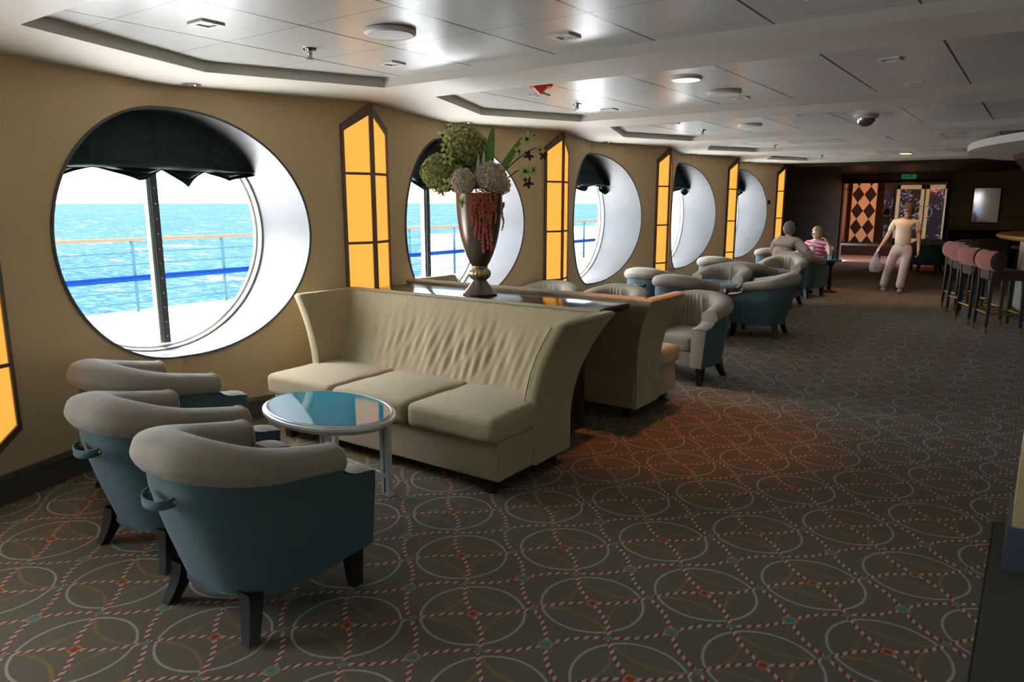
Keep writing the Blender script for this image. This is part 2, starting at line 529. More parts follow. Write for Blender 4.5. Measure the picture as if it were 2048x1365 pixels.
def tag(o, label=None, cat=None, group=None, kind=None):
    if label: o['label'] = label
    if cat: o['category'] = cat
    if group: o['group'] = group
    if kind: o['kind'] = kind
    return o
def empty(name, loc=(0, 0, 0), rz=0, label=None, cat=None, group=None, kind=None):
    o = bpy.data.objects.new(name, None); C.objects.link(o)
    o.location = loc; o.rotation_euler = (0, 0, rz); o.empty_display_size = 0.1
    return tag(o, label, cat, group, kind)
def kids(o): return [c for c in bpy.data.objects if c.parent == o]
def copy_tree(o, parent=None):
    c = o.copy(); C.objects.link(c); c.parent = parent
    for ch in kids(o): copy_tree(ch, c)
    return c
def place(proto, first, loc, rz, label, group=None):
    o = proto if first else copy_tree(proto)
    o.location = loc; o.rotation_euler = (0, 0, rz); o['label'] = label
    if group: o['group'] = group
    return o
def lerp(a, b, t): return a + (b - a) * t
def interp(pts, x):
    if x <= pts[0][0]: return pts[0][1]
    for (x0, y0), (x1, y1) in zip(pts, pts[1:]):
        if x <= x1: return lerp(y0, y1, (x - x0) / (x1 - x0))
    return pts[-1][1]

# ------------------------------------------------------------------ room shell
WX, DEP, PITCHY, RY0 = -4.33, 0.455, 2.83, 1.27
ZS, ZP = 2.36, 2.42
def ridge(k): return RY0 + PITCHY * k
KW = range(-2, 5)                                   # bays; bay k runs ridge(k)..ridge(k+1)
def xw(y):
    t = (y - RY0) / PITCHY; t -= math.floor(t)
    return WX - DEP * (1 - abs(2 * t - 1))
YB, YE, YF, XR = ridge(-2), ridge(5), 21.5, 6.5
GX = -5.10                                          # plane of the round glass
WCZ, WRY, WRZ = 1.376, 0.880, 0.830

def holed(m, y0, y1, z0, z1, cy_, xf, half=None, n=40):
    """wall sheet from y0..y1 with an elliptical hole centred cy_; xf gives x for a y"""
    angs = [2 * pi * i / (4 * n) for i in range(4 * n)]
    ring = []
    for a in angs:
        ey, ez = cos(a), sin(a)
        iy, iz = cy_ + WRY * ey, WCZ + WRZ * ez
        dy = ey * WRY; dz = ez * WRZ
        ts = []
        if dy > 1e-9: ts.append((y1 - cy_) / dy)
        if dy < -1e-9: ts.append((y0 - cy_) / dy)
        if dz > 1e-9: ts.append((z1 - WCZ) / dz)
        if dz < -1e-9: ts.append((z0 - WCZ) / dz)
        t = min(ts)
        ring.append((iy, iz, cy_ + dy * t, WCZ + dz * t))
    N = len(ring)
    vs_, fs = [], []
    for iy, iz, oy, oz in ring:
        my, mz = (iy + oy) / 2, (iz + oz) / 2
        vs_ += [(xf(iy), iy, iz), (xf(my), my, mz), (xf(oy), oy, oz)]
    for i in range(N):
        j = (i + 1) % N
        for k in (0, 1):
            fs.append((3 * i + k, 3 * j + k, 3 * j + k + 1, 3 * i + k + 1))
    m.add(vs_, fs)
    # corners
    for cy2, cz2 in ((y0, z0), (y1, z0), (y0, z1), (y1, z1)):
        best = sorted(range(N), key=lambda i: (ring[i][2] - cy2) ** 2 + (ring[i][3] - cz2) ** 2)
        i = best[0]
        for j in ((i + 1) % N, (i - 1) % N):
            a, b = ring[i], ring[j]
            if abs(a[2] - b[2]) > 1e-6 and abs(a[3] - b[3]) > 1e-6:
                m.add([(xf(a[2]), a[2], a[3]), (xf(b[2]), b[2], b[3]), (xf(cy2), cy2, cz2)], [(0, 1, 2)])

m = MB()
for k in KW: holed(m, ridge(k), ridge(k + 1), 0, 2.46, ridge(k) + PITCHY / 2 + 0.03, xw)
tag(m.build('wall_left', M['wall'], smooth=False), kind='structure')
m = MB()
for k in KW: holed(m, ridge(k), ridge(k + 1), -0.3, 2.75, ridge(k) + PITCHY / 2 + 0.03, lambda y: GX - 0.03)
tag(m.build('wall_outer', M['hull'], smooth=False), kind='structure')

# skirting along the folded wall
m = MB()
ys = []
for k in KW: ys += [ridge(k), ridge(k) + PITCHY / 2]
ys.append(YE)
def sk(u, v):
    i = round(u * (len(ys) - 1)); y = ys[i]
    d, z = [(0.0, 0.165), (0.016, 0.16), (0.02, 0.135), (0.014, 0.12), (0.016, 0.0)][round(v * 4)]
    return (xw(y) + d, y, z)
m.grid(sk, len(ys) - 1, 4)
tag(m.build('baseboard_left', M['skirt'], smooth=False), kind='structure')

# windows
for k in KW:
    yc = ridge(k) + PITCHY / 2 + 0.03
    win = empty('window_%d' % (k + 3), (0, 0, 0), kind='structure')
    m = MB()
    N = 96
    def rv(u, v):
        a = u * 2 * pi; y = yc + WRY * cos(a); z = WCZ + WRZ * sin(a)
        return (lerp(xw(y) + 0.012, GX - 0.03, v), y, z)
    m.grid(rv, N, 6, cu=True)
    m.build('window_reveal', M['reveal'], win, angle=60)
    m = MB()
    def tr(u, v):
        a = u * 2 * pi; s_ = [(1.0, 0.012), (1.018, 0.012), (1.018, 0.0)][round(v * 2)]
        y = yc + WRY * cos(a) * s_[0]; z = WCZ + WRZ * sin(a) * s_[0]
        return (xw(y) + s_[1], y, z)
    m.grid(tr, N, 2, cu=True)
    m.build('window_trim', M['skirt'], win)
    m = MB()
    def fr(u, v):
        a = u * 2 * pi
        s_, d = [(1.0, 0.045), (0.985, 0.045), (0.98, 0.03), (0.978, 0.0), (0.96, 0.0), (0.96, -0.03)][round(v * 5)]
        return (GX + d, yc + WRY * cos(a) * s_, WCZ + WRZ * sin(a) * s_)
    m.grid(fr, N, 5, cu=True)
    m.build('window_frame', M['whitering'], win, angle=30)
    m = MB()
    m.add([(GX - 0.01, yc + WRY * 0.95 * cos(2 * pi * i / 64), WCZ + WRZ * 0.95 * sin(2 * pi * i / 64)) for i in range(64)], [tuple(range(64))])
    m.build('window_pane', M['glass'], win, smooth=False)
    m = MB()
    m.box(GX - 0.03, GX + 0.035, yc + 0.0, yc + 0.05, WCZ - WRZ * 0.94, WCZ + WRZ * 0.94)
    mu = m.build('mullion', M['mull'], win, smooth=False)
    m = MB()
    m.box(GX - 0.03, GX + 0.02, yc - 0.022, yc - 0.001, WCZ - WRZ * 0.94, WCZ + WRZ * 0.94)
    m.build('mullion_strip', M['mullin'], mu, smooth=False)
    m = MB()
    for i in range(14):
        m.sphere((GX + 0.036, yc + 0.025, WCZ - WRZ * 0.88 + i * 0.105), 0.006, 8, 5)
    tag(m.build('mullion_rivets', M['mullin'], mu))

# blinds in the tops of the windows
def make_blind(yc, seed, label):
    rnd = random.Random(seed)
    root = empty('roman_blind', (GX + 0.14, yc, 1.80), 0, label, 'blind', 'dark green swagged blinds in the round windows')
    m = MB()
    scal = [rnd.uniform(0.02, 0.045) for _ in range(8)]
    halfw = WRY * 0.97
    def hem(y):            # local z of the hem
        t = (y + halfw) / (2 * halfw) * 4.0
        return 0.02 - 0.006 * sin(t * 2.3 + seed)
    def bl(u, v):
        y = lerp(-halfw, halfw, u)
        zt = sqrt(max(0.0, 1 - (y / (WRY * 1.0)) ** 2)) * WRZ * 1.003 + WCZ - 1.80
        zb = hem(y)
        zt = max(zt, zb + 0.01)
        z = lerp(zt, zb, v)
        t = (y + halfw) / (2 * halfw) * 4.0
        f = v ** 4
        x = 0.010 * sin(y * 14 + seed) * (0.2 + f) + 0.05 * f * abs(sin(pi * t)) + 0.012 * sin(v * 22 + 2 * sin(t * 3)) * v
        if v > 0.86: x += 0.02 * sin((v - 0.86) / 0.14 * pi)
        return (x, y, z)
    m.grid(bl, 120, 40)
    o = m.build('blind_cloth', M['blind'], root, angle=80)
    m = MB()
    def ruf(u, v):
        y = lerp(-halfw * 0.93, halfw * 0.93, u)
        t = (y + halfw) / (2 * halfw) * 4.0
        z0 = hem(y) + 0.03
        tt = t + 0.18 * sin(t * 2.1 + seed); tri = 1 - abs(2 * (tt - math.floor(tt)) - 1)
        z = lerp(z0, z0 - 0.03 - (0.09 + 0.03 * sin(t * 3 + seed)) * tri, v)
        x = -0.03 + 0.03 * sin(t * 9 + v * 5) * v + 0.02 * sin(v * 14)
        return (x, y, z)
    m.grid(ruf, 160, 14)
    m.build('blind_ruffle', M['blind'], root, angle=80)
    for yy in (-0.45, -0.02, 0.40):
        m = MB(); m.tube([(0.035, yy, hem(yy) + 0.05 + 0.05 * i) for i in range(11)], 0.004, 6)
        m.build('blind_cord', M['black'], root)
    return root
BL = ['dark green swagged blind in the round window left of the cream sofa',
      'dark green blind in the round window behind the flower vase',
      'dark green blind in the round window between the second and third tall amber sconces',
      'dark green blind in the round window between the third and fourth amber sconces',
      'dark green blind in the round window nearest the far end of the lounge']
for k in range(5): make_blind(ridge(k) + PITCHY / 2 + 0.03, k + 1, BL[k])

# floor
m = MB()
m.add([(-5.2, YB, 0), (XR, YB, 0), (XR, YF, 0), (-5.2, YF, 0)], [(0, 1, 2, 3)])
tag(m.build('floor', M['carpet'], smooth=False), kind='structure')

# ceiling : soffit, beams, trays
m = MB()
trays = [(-4.3, -2.05), (-1.45, 0.85), (1.47, 3.65), (4.17, 6.25), (6.85, 9.02), (9.66, 11.55), (12.45, 14.5)]
def tray_x(y, a, b):
    mid = (a + b) / 2 + 0.05
    return interp([(a, -3.70), (mid, -4.13), (b, -3.70)], y)
prev = YB
for i, (a, b) in enumerate(trays + [(YE + 0.02, None)]):
    # beam between prev and a
    yy = sorted(set([prev, a] + [r for r in ys if prev < r < a]))
    for y0, y1 in zip(yy, yy[1:]):
        m.add([(xw(y0) if y0 <= YE else WX, y0, ZS), (XR, y0, ZS), (XR, y1, ZS), (xw(y1) if y1 <= YE else WX, y1, ZS)], [(0, 1, 2, 3)])
    if b is None: break
    cut = sorted(set([a, b, (a + b) / 2 + 0.05] + [r for r in ys if a < r < b]))
    for y0, y1 in zip(cut, cut[1:]):
        m.add([(xw(y0), y0, ZS), (tray_x(y0, a, b), y0, ZS), (tray_x(y1, a, b), y1, ZS), (xw(y1), y1, ZS)], [(0, 1, 2, 3)])
        m.add([(tray_x(y0, a, b), y0, ZS), (tray_x(y1, a, b), y1, ZS), (tray_x(y1, a, b), y1, ZP), (tray_x(y0, a, b), y0, ZP)], [(0, 1, 2, 3)])
    for y in (a, b):
        m.add([(-3.70, y, ZS), (XR, y, ZS), (XR, y, ZP), (-3.70, y, ZP)], [(0, 1, 2, 3)])
    prev = b
tag(m.build('ceiling', M['soffit'], smooth=False), kind='structure')
m = MB()
m.add([(-4.3, YB, ZP), (XR, YB, ZP), (XR, YE, ZP), (-4.3, YE, ZP)], [(0, 1, 2, 3)])
tag(m.build('ceiling_panels', M['panel'], smooth=False), kind='structure')

# rear, right and far walls
m = MB()
m.box(-5.2, -3.2, YB - 0.1, YB, 0, 2.5)
m.box(-2.78, XR + 0.1, YB - 0.1, YB, 0, 2.5)
m.box(-3.2, -2.78, YB - 0.1, YB, 0, 0.7)
m.box(-3.2, -2.78, YB - 0.1, YB, 2.1, 2.5)
tag(m.build('wall_back', M['wall'], smooth=False), kind='structure')
m = MB()
m.box(XR, XR + 0.1, YB, YF + 4, 0, 0.7)
m.box(XR, XR + 0.1, YB, YF + 4, 2.15, 2.5)
for yy in [-4.39, -1.7, 0.9, 3.5, 6.1]: m.box(XR, XR + 0.1, yy, yy + 0.5, 0.7, 2.15)
m.box(XR, XR + 0.1, 8.7, YF + 4, 0.7, 2.15)
tag(m.build('wall_right', M['endpanel'], smooth=False), kind='structure')
m = MB(); m.box(-3.2, -2.78, YB - 0.06, YB - 0.05, 0.7, 2.1)  # unseen window, added for fill daylight and brightness in the far mirror
tag(m.build('window_16', M['glass'], smooth=False), kind='structure')
for i_, yy in enumerate([-4.39, -1.7, 0.9, 3.5, 6.1]):  # unseen windows added in the right wall to brighten the interior
    m = MB(); m.box(XR + 0.04, XR + 0.05, yy + 0.5, yy + 2.61, 0.7, 2.15)
    wn = tag(m.build('window_%d' % (i_ + 11), M['tint'], smooth=False), kind='structure')
# far passage beyond the last sconce
m = MB()
m.box(-4.62, -4.47, YE - 0.02, YF, 0, 2.5)
m.box(-4.62, -4.33, YE - 0.02, YE + 0.10, 0, 2.5)
tag(m.build('wall_passage', M['wooddark'], smooth=False), kind='structure')
m = MB()
m.box(-4.7, XR, YE + 0.02, YF + 0.1, 2.345, 2.50)
m.box(-4.47, XR, YE + 0.05, YE + 0.25, 2.30, 2.36)
tag(m.build('ceiling_far', M['darkceil'], smooth=False), kind='structure')
m = MB()
OX0, OX1, OZ = -4.47, -1.98, 2.15
m.box(OX1, XR, YF, YF + 0.12, 0, 2.36)
m.box(-4.62, OX1, YF, YF + 0.12, OZ, 2.36)
tag(m.build('wall_far', M['endpanel'], smooth=False), kind='structure')
m = MB()
m.box(-4.50, -4.44, YF - 0.04, YF + 0.14, 0, OZ)
m.box(OX1 - 0.03, OX1 + 0.04, YF - 0.04, YF + 0.14, 0, OZ)
m.box(-4.5, OX1 + 0.04, YF - 0.04, YF + 0.14, OZ - 0.05, OZ + 0.02)
tag(m.build('trim_1', M['wooddark'], smooth=False), kind='structure')
# foyer behind the opening
m = MB()
m.add([(-5.6, YF, 0), (XR, YF, 0), (XR, 25.6, 0), (-5.6, 25.6, 0)], [(0, 1, 2, 3)])
tag(m.build('floor_foyer', simple('foyer_tiles', (0.45, 0.24, 0.15), 0.5, var=0.15, nscale=3), smooth=False), kind='structure')
m = MB()
m.box(-5.7, -1.2, YF + 0.12, 25.7, 2.31, 2.45)
tag(m.build('ceiling_foyer', M['darkceil'], smooth=False), kind='structure')
m = MB()
m.box(-5.7, -5.5, YF + 0.12, 25.7, 0, 2.33)
m.box(-5.7, -4.95, 24.5, 24.65, 0, 2.33)
m.box(-5.7, -1.2, 25.6, 25.7, 0, 2.33)
tag(m.build('wall_foyer', M['alcove'], smooth=False), kind='structure')
m = MB()
m.box(-3.93, -3.62, 24.55, 24.7, 0, 2.33)
m.box(-5.0, -3.9, 24.42, 24.56, 0, 0.40)
m.box(-2.25, -1.2, 24.5, 24.7, 0, 2.33)
m.box(-3.62, -1.2, 24.5, 24.7, 2.10, 2.33)
tag(m.build('trim_2', M['wooddark'], smooth=False), kind='structure')
m = MB()
m.box(-0.34, 0.34, 0, 0.08, -0.95, 0.98)
o = m.build('diamond_wall_panel', M['diamond'], smooth=False, loc=(-4.45, 24.44, 1.34))
tag(o, 'tall orange wall panel patterned with dark brown diamonds in the far foyer', 'wall panel')
o.location = (-4.45, 24.44, 1.345)

# glass double doors
for n_, (x0, x1) in enumerate(((-3.58, -2.86), (-2.82, -2.25))):
    d = empty('door_%d' % (n_ + 1), (0, 0, 0), kind='structure')
    m = MB()
    y0, y1 = 24.5, 24.56
    for bx in ((x0, x0 + 0.09, 0, 2.10), (x1 - 0.09, x1, 0, 2.10)): m.box(bx[0], bx[1], y0, y1, bx[2], bx[3])
    m.box(x0, x1, y0, y1, 1.98, 2.10); m.box(x0, x1, y0, y1, 0.0, 0.55)
    m.build('door_frame', simple('cream_door_frame', (0.40, 0.34, 0.19), 0.4), d, smooth=False)
    m = MB()
    m.box(x0 + 0.09, x1 - 0.09, y0 + 0.02, y1 - 0.02, 0.55, 1.98)
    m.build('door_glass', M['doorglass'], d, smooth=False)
    m = MB()
    sg = 1 if n_ == 1 else -1
    xc = x0 + 0.045 if n_ == 1 else x1 - 0.045
    m.tube([(xc + sg * 0.16 * sin(t * pi), 24.43, 1.32 + 0.17 * cos(t * pi)) for t in [i / 12 for i in range(13)]], 0.014, 8)
    m.build('door_handle', M['bronze'], d)

# foyer door leaf of dark glass left of doors, with bluish light reflections painted into its colour
m = MB(); m.box(-0.12, 0.12, 0, 0.03, -0.7, 0.7)
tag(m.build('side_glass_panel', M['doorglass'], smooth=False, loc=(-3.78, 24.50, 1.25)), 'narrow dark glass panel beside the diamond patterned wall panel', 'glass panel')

# exit sign
m = MB()
m.rbox(-0.17, 0.17, -0.02, 0.02, -0.055, 0.055, 0.01, 1)
e = m.build('exit_sign', M['exit'], loc=(-2.88, 21.35, 2.25))
tag(e, 'small dim green exit sign hanging above the far opening', 'sign')
m = MB(); m.tube([(0, 0, 0.05), (0, 0, 0.10)], 0.01, 6)
m.build('bracket', M['black'], e)
m = MB()   # white running figure and arrow marks
m.box(-0.12, -0.04, -0.024, -0.02, -0.008, 0.008); m.build('arrow', simple('sign_white', (0.5, 0.6, 0.55), 0.5), e, smooth=False); m = MB(); m.box(0.03, 0.05, -0.024, -0.02, -0.03, 0.025); m.sphere((0.04, -0.022, 0.035), 0.011, 8, 6, (1, 0.2, 1))
m.box(0.0, 0.03, -0.024, -0.02, -0.035, -0.02); m.box(0.05, 0.08, -0.024, -0.02, 0.0, 0.012)
m.build('pictogram', simple('sign_white', (0.5, 0.6, 0.55), 0.5), e, smooth=False)

# right pillar
m = MB()
m.box(0.04, 0.75, 3.70, 4.09, 0.0, ZS)
tag(m.build('wall_pillar', simple('cream_pillar', (0.50, 0.37, 0.20), 0.6, var=0.06), smooth=False), kind='structure')
m = MB()
m.box(0.022, 0.77, 3.68, 4.108, 0.0, 0.20)
tag(m.build('baseboard_pillar', simple('blue_grey_skirting', (0.10, 0.115, 0.15), 0.4, 0.3), smooth=False), kind='structure')

# ------------------------------------------------------------------ amber sconces on the ridges
t18 = DEP / (PITCHY / 2)
def sconce(k, label, faces=(-1, 1)):
    y0 = ridge(k)
    root = empty('wall_sconce', (WX, y0, 0), 0, label, 'wall light', 'tall amber wall sconces along the window wall')
    Wd, zb, zt, drop = 0.245, 0.22, 2.345, 0.165
    L = sqrt(1 + t18 * t18)
    for s_ in (-1, 1):
        # local face frame: along a (0..Wd) from ridge, outward normal
        ax = Vector((-t18 / L, s_ / L, 0)); nr = Vector((1 / L, s_ * t18 / L, 0))
        def P(a, z, d): return ax * a + nr * d + Vector((0, 0, z))
        zc = lambda a: (zb + drop * 1.0 * a / Wd, zt - drop * a / Wd)
        fwid = 0.022
        m = MB()
        # outer frame: side stiles, slanted rails
        def quadprism(c4, d0=0.0, d1=0.03):
            vs_ = [P(a, z, d0) for a, z in c4] + [P(a, z, d1) for a, z in c4]
            m.add(vs_, [(3, 2, 1, 0), (4, 5, 6, 7), (0, 1, 5, 4), (1, 2, 6, 5), (2, 3, 7, 6), (3, 0, 4, 7)])
        lo, hi = zc(0); lo1, hi1 = zc(Wd)
        quadprism([(0, lo), (0.013, lo + 0.01), (0.013, hi - 0.01), (0, hi)], 0, 0.034)
        b0 = zc(Wd - fwid)
        quadprism([(Wd - fwid, b0[0]), (Wd, lo1), (Wd, hi1), (Wd - fwid, b0[1])])
        tw = 0.075
        quadprism([(0, hi - tw), (Wd, hi1 - tw * 0.75), (Wd, hi1), (0, hi)], 0, 0.031)
        quadprism([(0, lo), (Wd, lo1), (Wd, lo1 + tw * 0.6), (0, lo + tw * 0.6)], 0, 0.031)
        for zz in (0.75, 1.285, 1.82):
            quadprism([(0, zz - 0.010), (Wd, zz - 0.010), (Wd, zz + 0.010), (0, zz + 0.010)], 0, 0.028)
        m.build('sconce_frame', M['bronze'], root, smooth=False)
        edges = [None, 0.75, 1.285, 1.82, None]
        for i in range(4):
            a0, a1 = 0.013, Wd - fwid
            def zz_(e, a):
                if edges[e] is not None: return edges[e] + (0.010 if e < 4 and e == i else -0.010)
                return (zc(a)[0] + tw * 0.55) if e == 0 else (zc(a)[1] - tw * 0.85)
            m = MB()
            c4 = [(a0, zz_(i, a0)), (a1, zz_(i, a1)), (a1, zz_(i + 1, a1)), (a0, zz_(i + 1, a0))]
            vs_ = [P(a, z, 0.004) for a, z in c4] + [P(a, z, 0.018) for a, z in c4]
            m.add(vs_, [(3, 2, 1, 0), (4, 5, 6, 7), (0, 1, 5, 4), (1, 2, 6, 5), (2, 3, 7, 6), (3, 0, 4, 7)])
            m.build('glass_pane', M['amber'], root, smooth=False)
    m = MB()
    m.tube([(0.03, 0, 0.24), (0.03, 0, 2.34)], 0.011, 8)
    m.build('centre_post', M['bronze'], root)
    return root
SL = ['tall amber glowing sconce cut by the left edge of the view, beside the near armchairs',
      'tall amber glowing two-sided sconce just left of the flower vase',
      'tall amber glowing sconce on the wall fold right of the flower vase',
      'tall amber glowing sconce between the third and fourth round windows',
      'tall amber glowing sconce between the fourth and fifth round windows',
      'farthest amber glowing sconce, at the dark end of the window wall']
for k in range(6): sconce(k, SL[k])

# light switch
m = MB(); m.rbox(-0.008, 0.008, -0.04, 0.04, -0.04, 0.04, 0.006, 1)
o = m.build('switch_plate', M['black'], loc=(xw(14.97) + 0.012, 14.97, 1.60)); o.rotation_euler = (0, 0, -atan2(t18, 1))
tag(o, 'small black switch plate on the wall left of the farthest sconce', 'switch')

# ------------------------------------------------------------------ outside: deck, sea, rail
m = MB()
m.box(-10.95, GX - 0.03, -30, 60, -0.25, 0.0)
tag(m.build('ground_deck', M['whitedeck'], smooth=False), kind='structure')
m = MB()
m.box(-7.2, GX - 0.03, -30, 60, 2.70, 2.95)
tag(m.build('trim_deckhead', M['whitedeck'], smooth=False), kind='structure')
m = MB()
m.add([(-9000, -6000, -14), (-10.9, -6000, -14), (-10.9, 9000, -14), (-9000, 9000, -14)], [(0, 1, 2, 3)])
tag(m.build('sea', M['sea'], smooth=False), 'blue sea with small whitecaps beyond the deck rail', 'sea', kind='stuff')
rail = empty('deck_railing', (-10.8, 0, 0), 0, 'outdoor deck railing with orange handrail and thick blue pipe seen through the windows', 'railing')
m = MB(); m.box(-0.045, 0.045, -6, 45, 1.045, 1.085)
m.build('handrail', M['railorange'], rail, smooth=False)
for z in (0.13, 0.30, 0.70, 0.87):
    m = MB(); m.tube([(0, -6, z), (0, 45, z)], 0.008, 6); m.build('cable', M['cables'], rail)
m = MB(); m.tube([(0.06, -6, 0.50), (0.06, 45, 0.50)], 0.042, 8); m.build('blue_pipe', M['bluepipe'], rail)
for i in range(14):
    y = 1.05 + i * 1.46
    m = MB(); m.box(-0.018, 0.018, y - 0.02, y + 0.02, 0.0, 1.045); m.build('post', M['cables'], rail, smooth=False)
m = MB(); m.box(-10.99, -10.90, 11.9, 45, 0.0, 0.90)
tag(m.build('bulwark', M['whitedeck'], smooth=False), 'solid white bulwark outside, behind the deck rail seen past the vase', 'bulwark')
m = MB(); m.box(-10.6, -9.4, 21, 34, 0.0, 2.6)
tag(m.build('deck_locker', M['whitedeck'], smooth=False), 'white deck structure seen through the third round window', 'deck house')

# ------------------------------------------------------------------ armchair
def make_chair():
    root = empty('tub_armchair', (0, 0, 0), 0, 'x', 'armchair', 'blue tub armchairs with taupe rolled backs')
    HW, YR, YFt, YA = 0.335, -0.355, 0.37, 0.19      # half width, rear, front of body, front of arm roll
    R = 0.30
    def path(s):
        """s in 0..1 from right-front round the back to left-front; returns x,y,nx,ny (outward)"""
        L1 = YFt - (YR + R); La = pi * R / 2; Lb = 2 * (HW - R); T = 2 * L1 + 2 * La + Lb
        d = s * T
        if d < L1: return (HW, YFt - d, 1, 0)
        d -= L1
        if d < La:
            a = d / R; return (HW - R + R * cos(a), YR + R - R * sin(a), cos(a), -sin(a))
        d -= La
        if d < Lb: return (HW - R - d, YR, 0, -1)
        d -= Lb
        if d < La:
            a = pi / 2 + d / R; return (-(HW - R) + R * cos(a), YR + R - R * sin(a), cos(a), -sin(a))
        d -= La
        return (-HW, YR + R + d, -1, 0)
    def s_for_arm():      # s where y=YA on straight part
        L1 = YFt - (YR + R); T = 2 * L1 + pi * R + 2 * (HW - R)
        return (YFt - YA) / T
    sA = s_for_arm()
    def back(y): return max(0.0, min(1.0, (YA - y) / (YA - YR)))    # 0 at arm front, 1 at the rear
    seam = lambda y: interp([(-0.365, 0.648), (-0.2, 0.622), (0.0, 0.594), (0.12, 0.578), (0.19, 0.568), (0.205, 0.545), (0.27, 0.512), (0.37, 0.50)], y)
    # blue outer body
    m = MB()
    def body(u, v):
        x, y, nx, ny = path(u)
        zt = seam(y); zb = 0.165
        zb = zb - 0.01 * (1 if y < 0.2 else 0)
        seq = [(-0.14, zb), (0.0, zb), (0.0, 0), (0.0, 0), (0.0, 0), (0.0, 0), (0.0, 0), (-0.012, 1), (-0.14, 1)]
        i = round(v * 8)
        if i == 0: z, off = zb, -0.12
        elif i == 8: z, off = zt, -0.12
        else:
            t = (i - 1) / 6; z = lerp(zb, zt, t)
            taper = (1 - t)
            bk = max(0.0, -ny)
            off = -0.035 * taper - 0.11 * taper * bk + 0.012 * sin(pi * t)
            if i == 7: off -= 0.012
        return (x + nx * off, y + ny * off, z)
    m.grid(body, 64, 8)
    # close ends (front posts)
    for sgn in (0, 1):
        pts = [body(sgn, j / 8) for j in range(9)]
        m.add(pts, [tuple(range(9))])
    m.build('body', M['blue'], root, angle=50)
    # rolled arm/back in taupe
    m = MB()
    def roll_prof(y, ny):
        b = back(y)
        zs = seam(y)
        h = lerp(0.092, 0.132, b ** 1.2)             # height above the seam
        w = lerp(0.135, 0.175, b)
        ob = lerp(0.020, 0.034, b)                   # outward bulge
        ins = -w
        pr = [(-0.015, zs - 0.012), (0.010, zs), (ob, zs + h * 0.30), (ob * 0.9, zs + h * 0.55), (ob * 0.2, zs + h * 0.86), (-0.35 * w, zs + h), (-0.62 * w, zs + h * 0.97),
              (-0.85 * w, zs + h * 0.80), (-0.94 * w, zs + h * 0.45), (-0.90 * w, zs), (-0.86 * w, zs - 0.08), (-0.84 * w, 0.40)]
        return pr
    rib = random.Random(3)
    def roll(u, v):
        s_ = lerp(sA, 1 - sA, u)
        x, y, nx, ny = path(s_)
        pr = roll_prof(y, ny)
        f = v * (len(pr) - 1)
        i = min(int(f), len(pr) - 2); t = f - i
        P = [pr[max(0, min(len(pr) - 1, k))] for k in (i - 1, i, i + 1, i + 2)]
        def cr(a, b, c, d): return 0.5 * ((2 * b) + (-a + c) * t + (2 * a - 5 * b + 4 * c - d) * t * t + (-a + 3 * b - 3 * c + d) * t ** 3)
        off = cr(*[q[0] for q in P]); z = cr(*[q[1] for q in P])
        if v > 0.62:        # gathered ribs inside the back
            k = min(1, (v - 0.62) / 0.1) * max(0, -ny) ** 0.5
            off += 0.0045 * k * sin(u * 170 + 2.0 * sin(u * 23))
        elif v < 0.3:
            off += 0.002 * sin(u * 150) * (1 if v < 0.15 else 0)
        return (x + nx * off, y + ny * off, z)
    m.grid(roll, 220, 33)
    m.build('rolled_back', M['roll'], root, angle=70)
    # scroll ends with piping, sloping fronts
    for sg in (-1, 1):
        m = MB()
        pr = roll_prof(YA, 0)
        outl = [(sg * (HW + o_), z) for o_, z in pr]
        n = len(outl)
        low = [(sg * (HW - 0.13), 0.40), (sg * (HW - 0.0), 0.40)]
        ring = outl + [(sg * (HW - 0.02), 0.40)]
        cx = sum(p[0] for p in ring) / len(ring); cz = sum(p[1] for p in ring) / len(ring)
        def rg(u, v):
            i = round(u * len(ring)) % len(ring)
            x, z = ring[i]; k = [1.0, 1.0, 0.93, 0.6, 0.0][round(v * 4)]; dy = [-0.02, 0.006, 0.016, 0.02, 0.02][round(v * 4)]
            return (cx + (x - cx) * k, YA + dy, cz + (z - cz) * k)
        m.grid(rg, len(ring), 4, cu=True)
        # S-slope cap from scroll down to the front post
        def cap(u, v):
            y = lerp(YA + 0.0, YFt + 0.006, v)
            z = interp([(YA, 0.575), (YA + 0.03, 0.545), (YA + 0.08, 0.523), (YA + 0.16, 0.515), (YFt + 0.01, 0.505)], y)
            x = lerp(-0.135, 0.004, u)
            return (sg * (HW + x), y, z + 0.012 * sin(pi * u))
        m.grid(cap, 6, 10)
        def cape(u, v):
            y, z0 = YFt + 0.008, lerp(0.51, 0.17, v)
            return (sg * (HW - 0.135 + 0.139 * u - 0.03 * v * (u)), y + 0.004 * sin(pi * u), z0)
        m.grid(cape, 6, 8)
        m.add([(sg * (HW - 0.135), YA, 0.40), (sg * (HW - 0.135), YFt + 0.006, 0.40), (sg * (HW - 0.135), YFt + 0.006, 0.505), (sg * (HW - 0.135), YA + 0.08, 0.523), (sg * (HW - 0.135), YA, 0.575)], [(0, 1, 2, 3, 4)])
        o = m.build('arm_front', M['roll'], root, angle=40)
        m = MB()
        m.tube([(x * 1.0, YA + 0.012, z) for x, z in outl[1:]], 0.005, 6)
        m.build('piping', M['sofa'], o)
    # seat cushion and front rail
    m = MB()
    m.rbox(-0.205, 0.205, -0.20, 0.385, 0.30, 0.44, 0.035, 8, crown=0.02)
    m.build('seat_cushion', M['roll'], root)
    m = MB()
    m.rbox(-0.21, 0.21, 0.0, 0.372, 0.165, 0.305, 0.012, 3)
    m.build('front_rail', M['roll'], root)
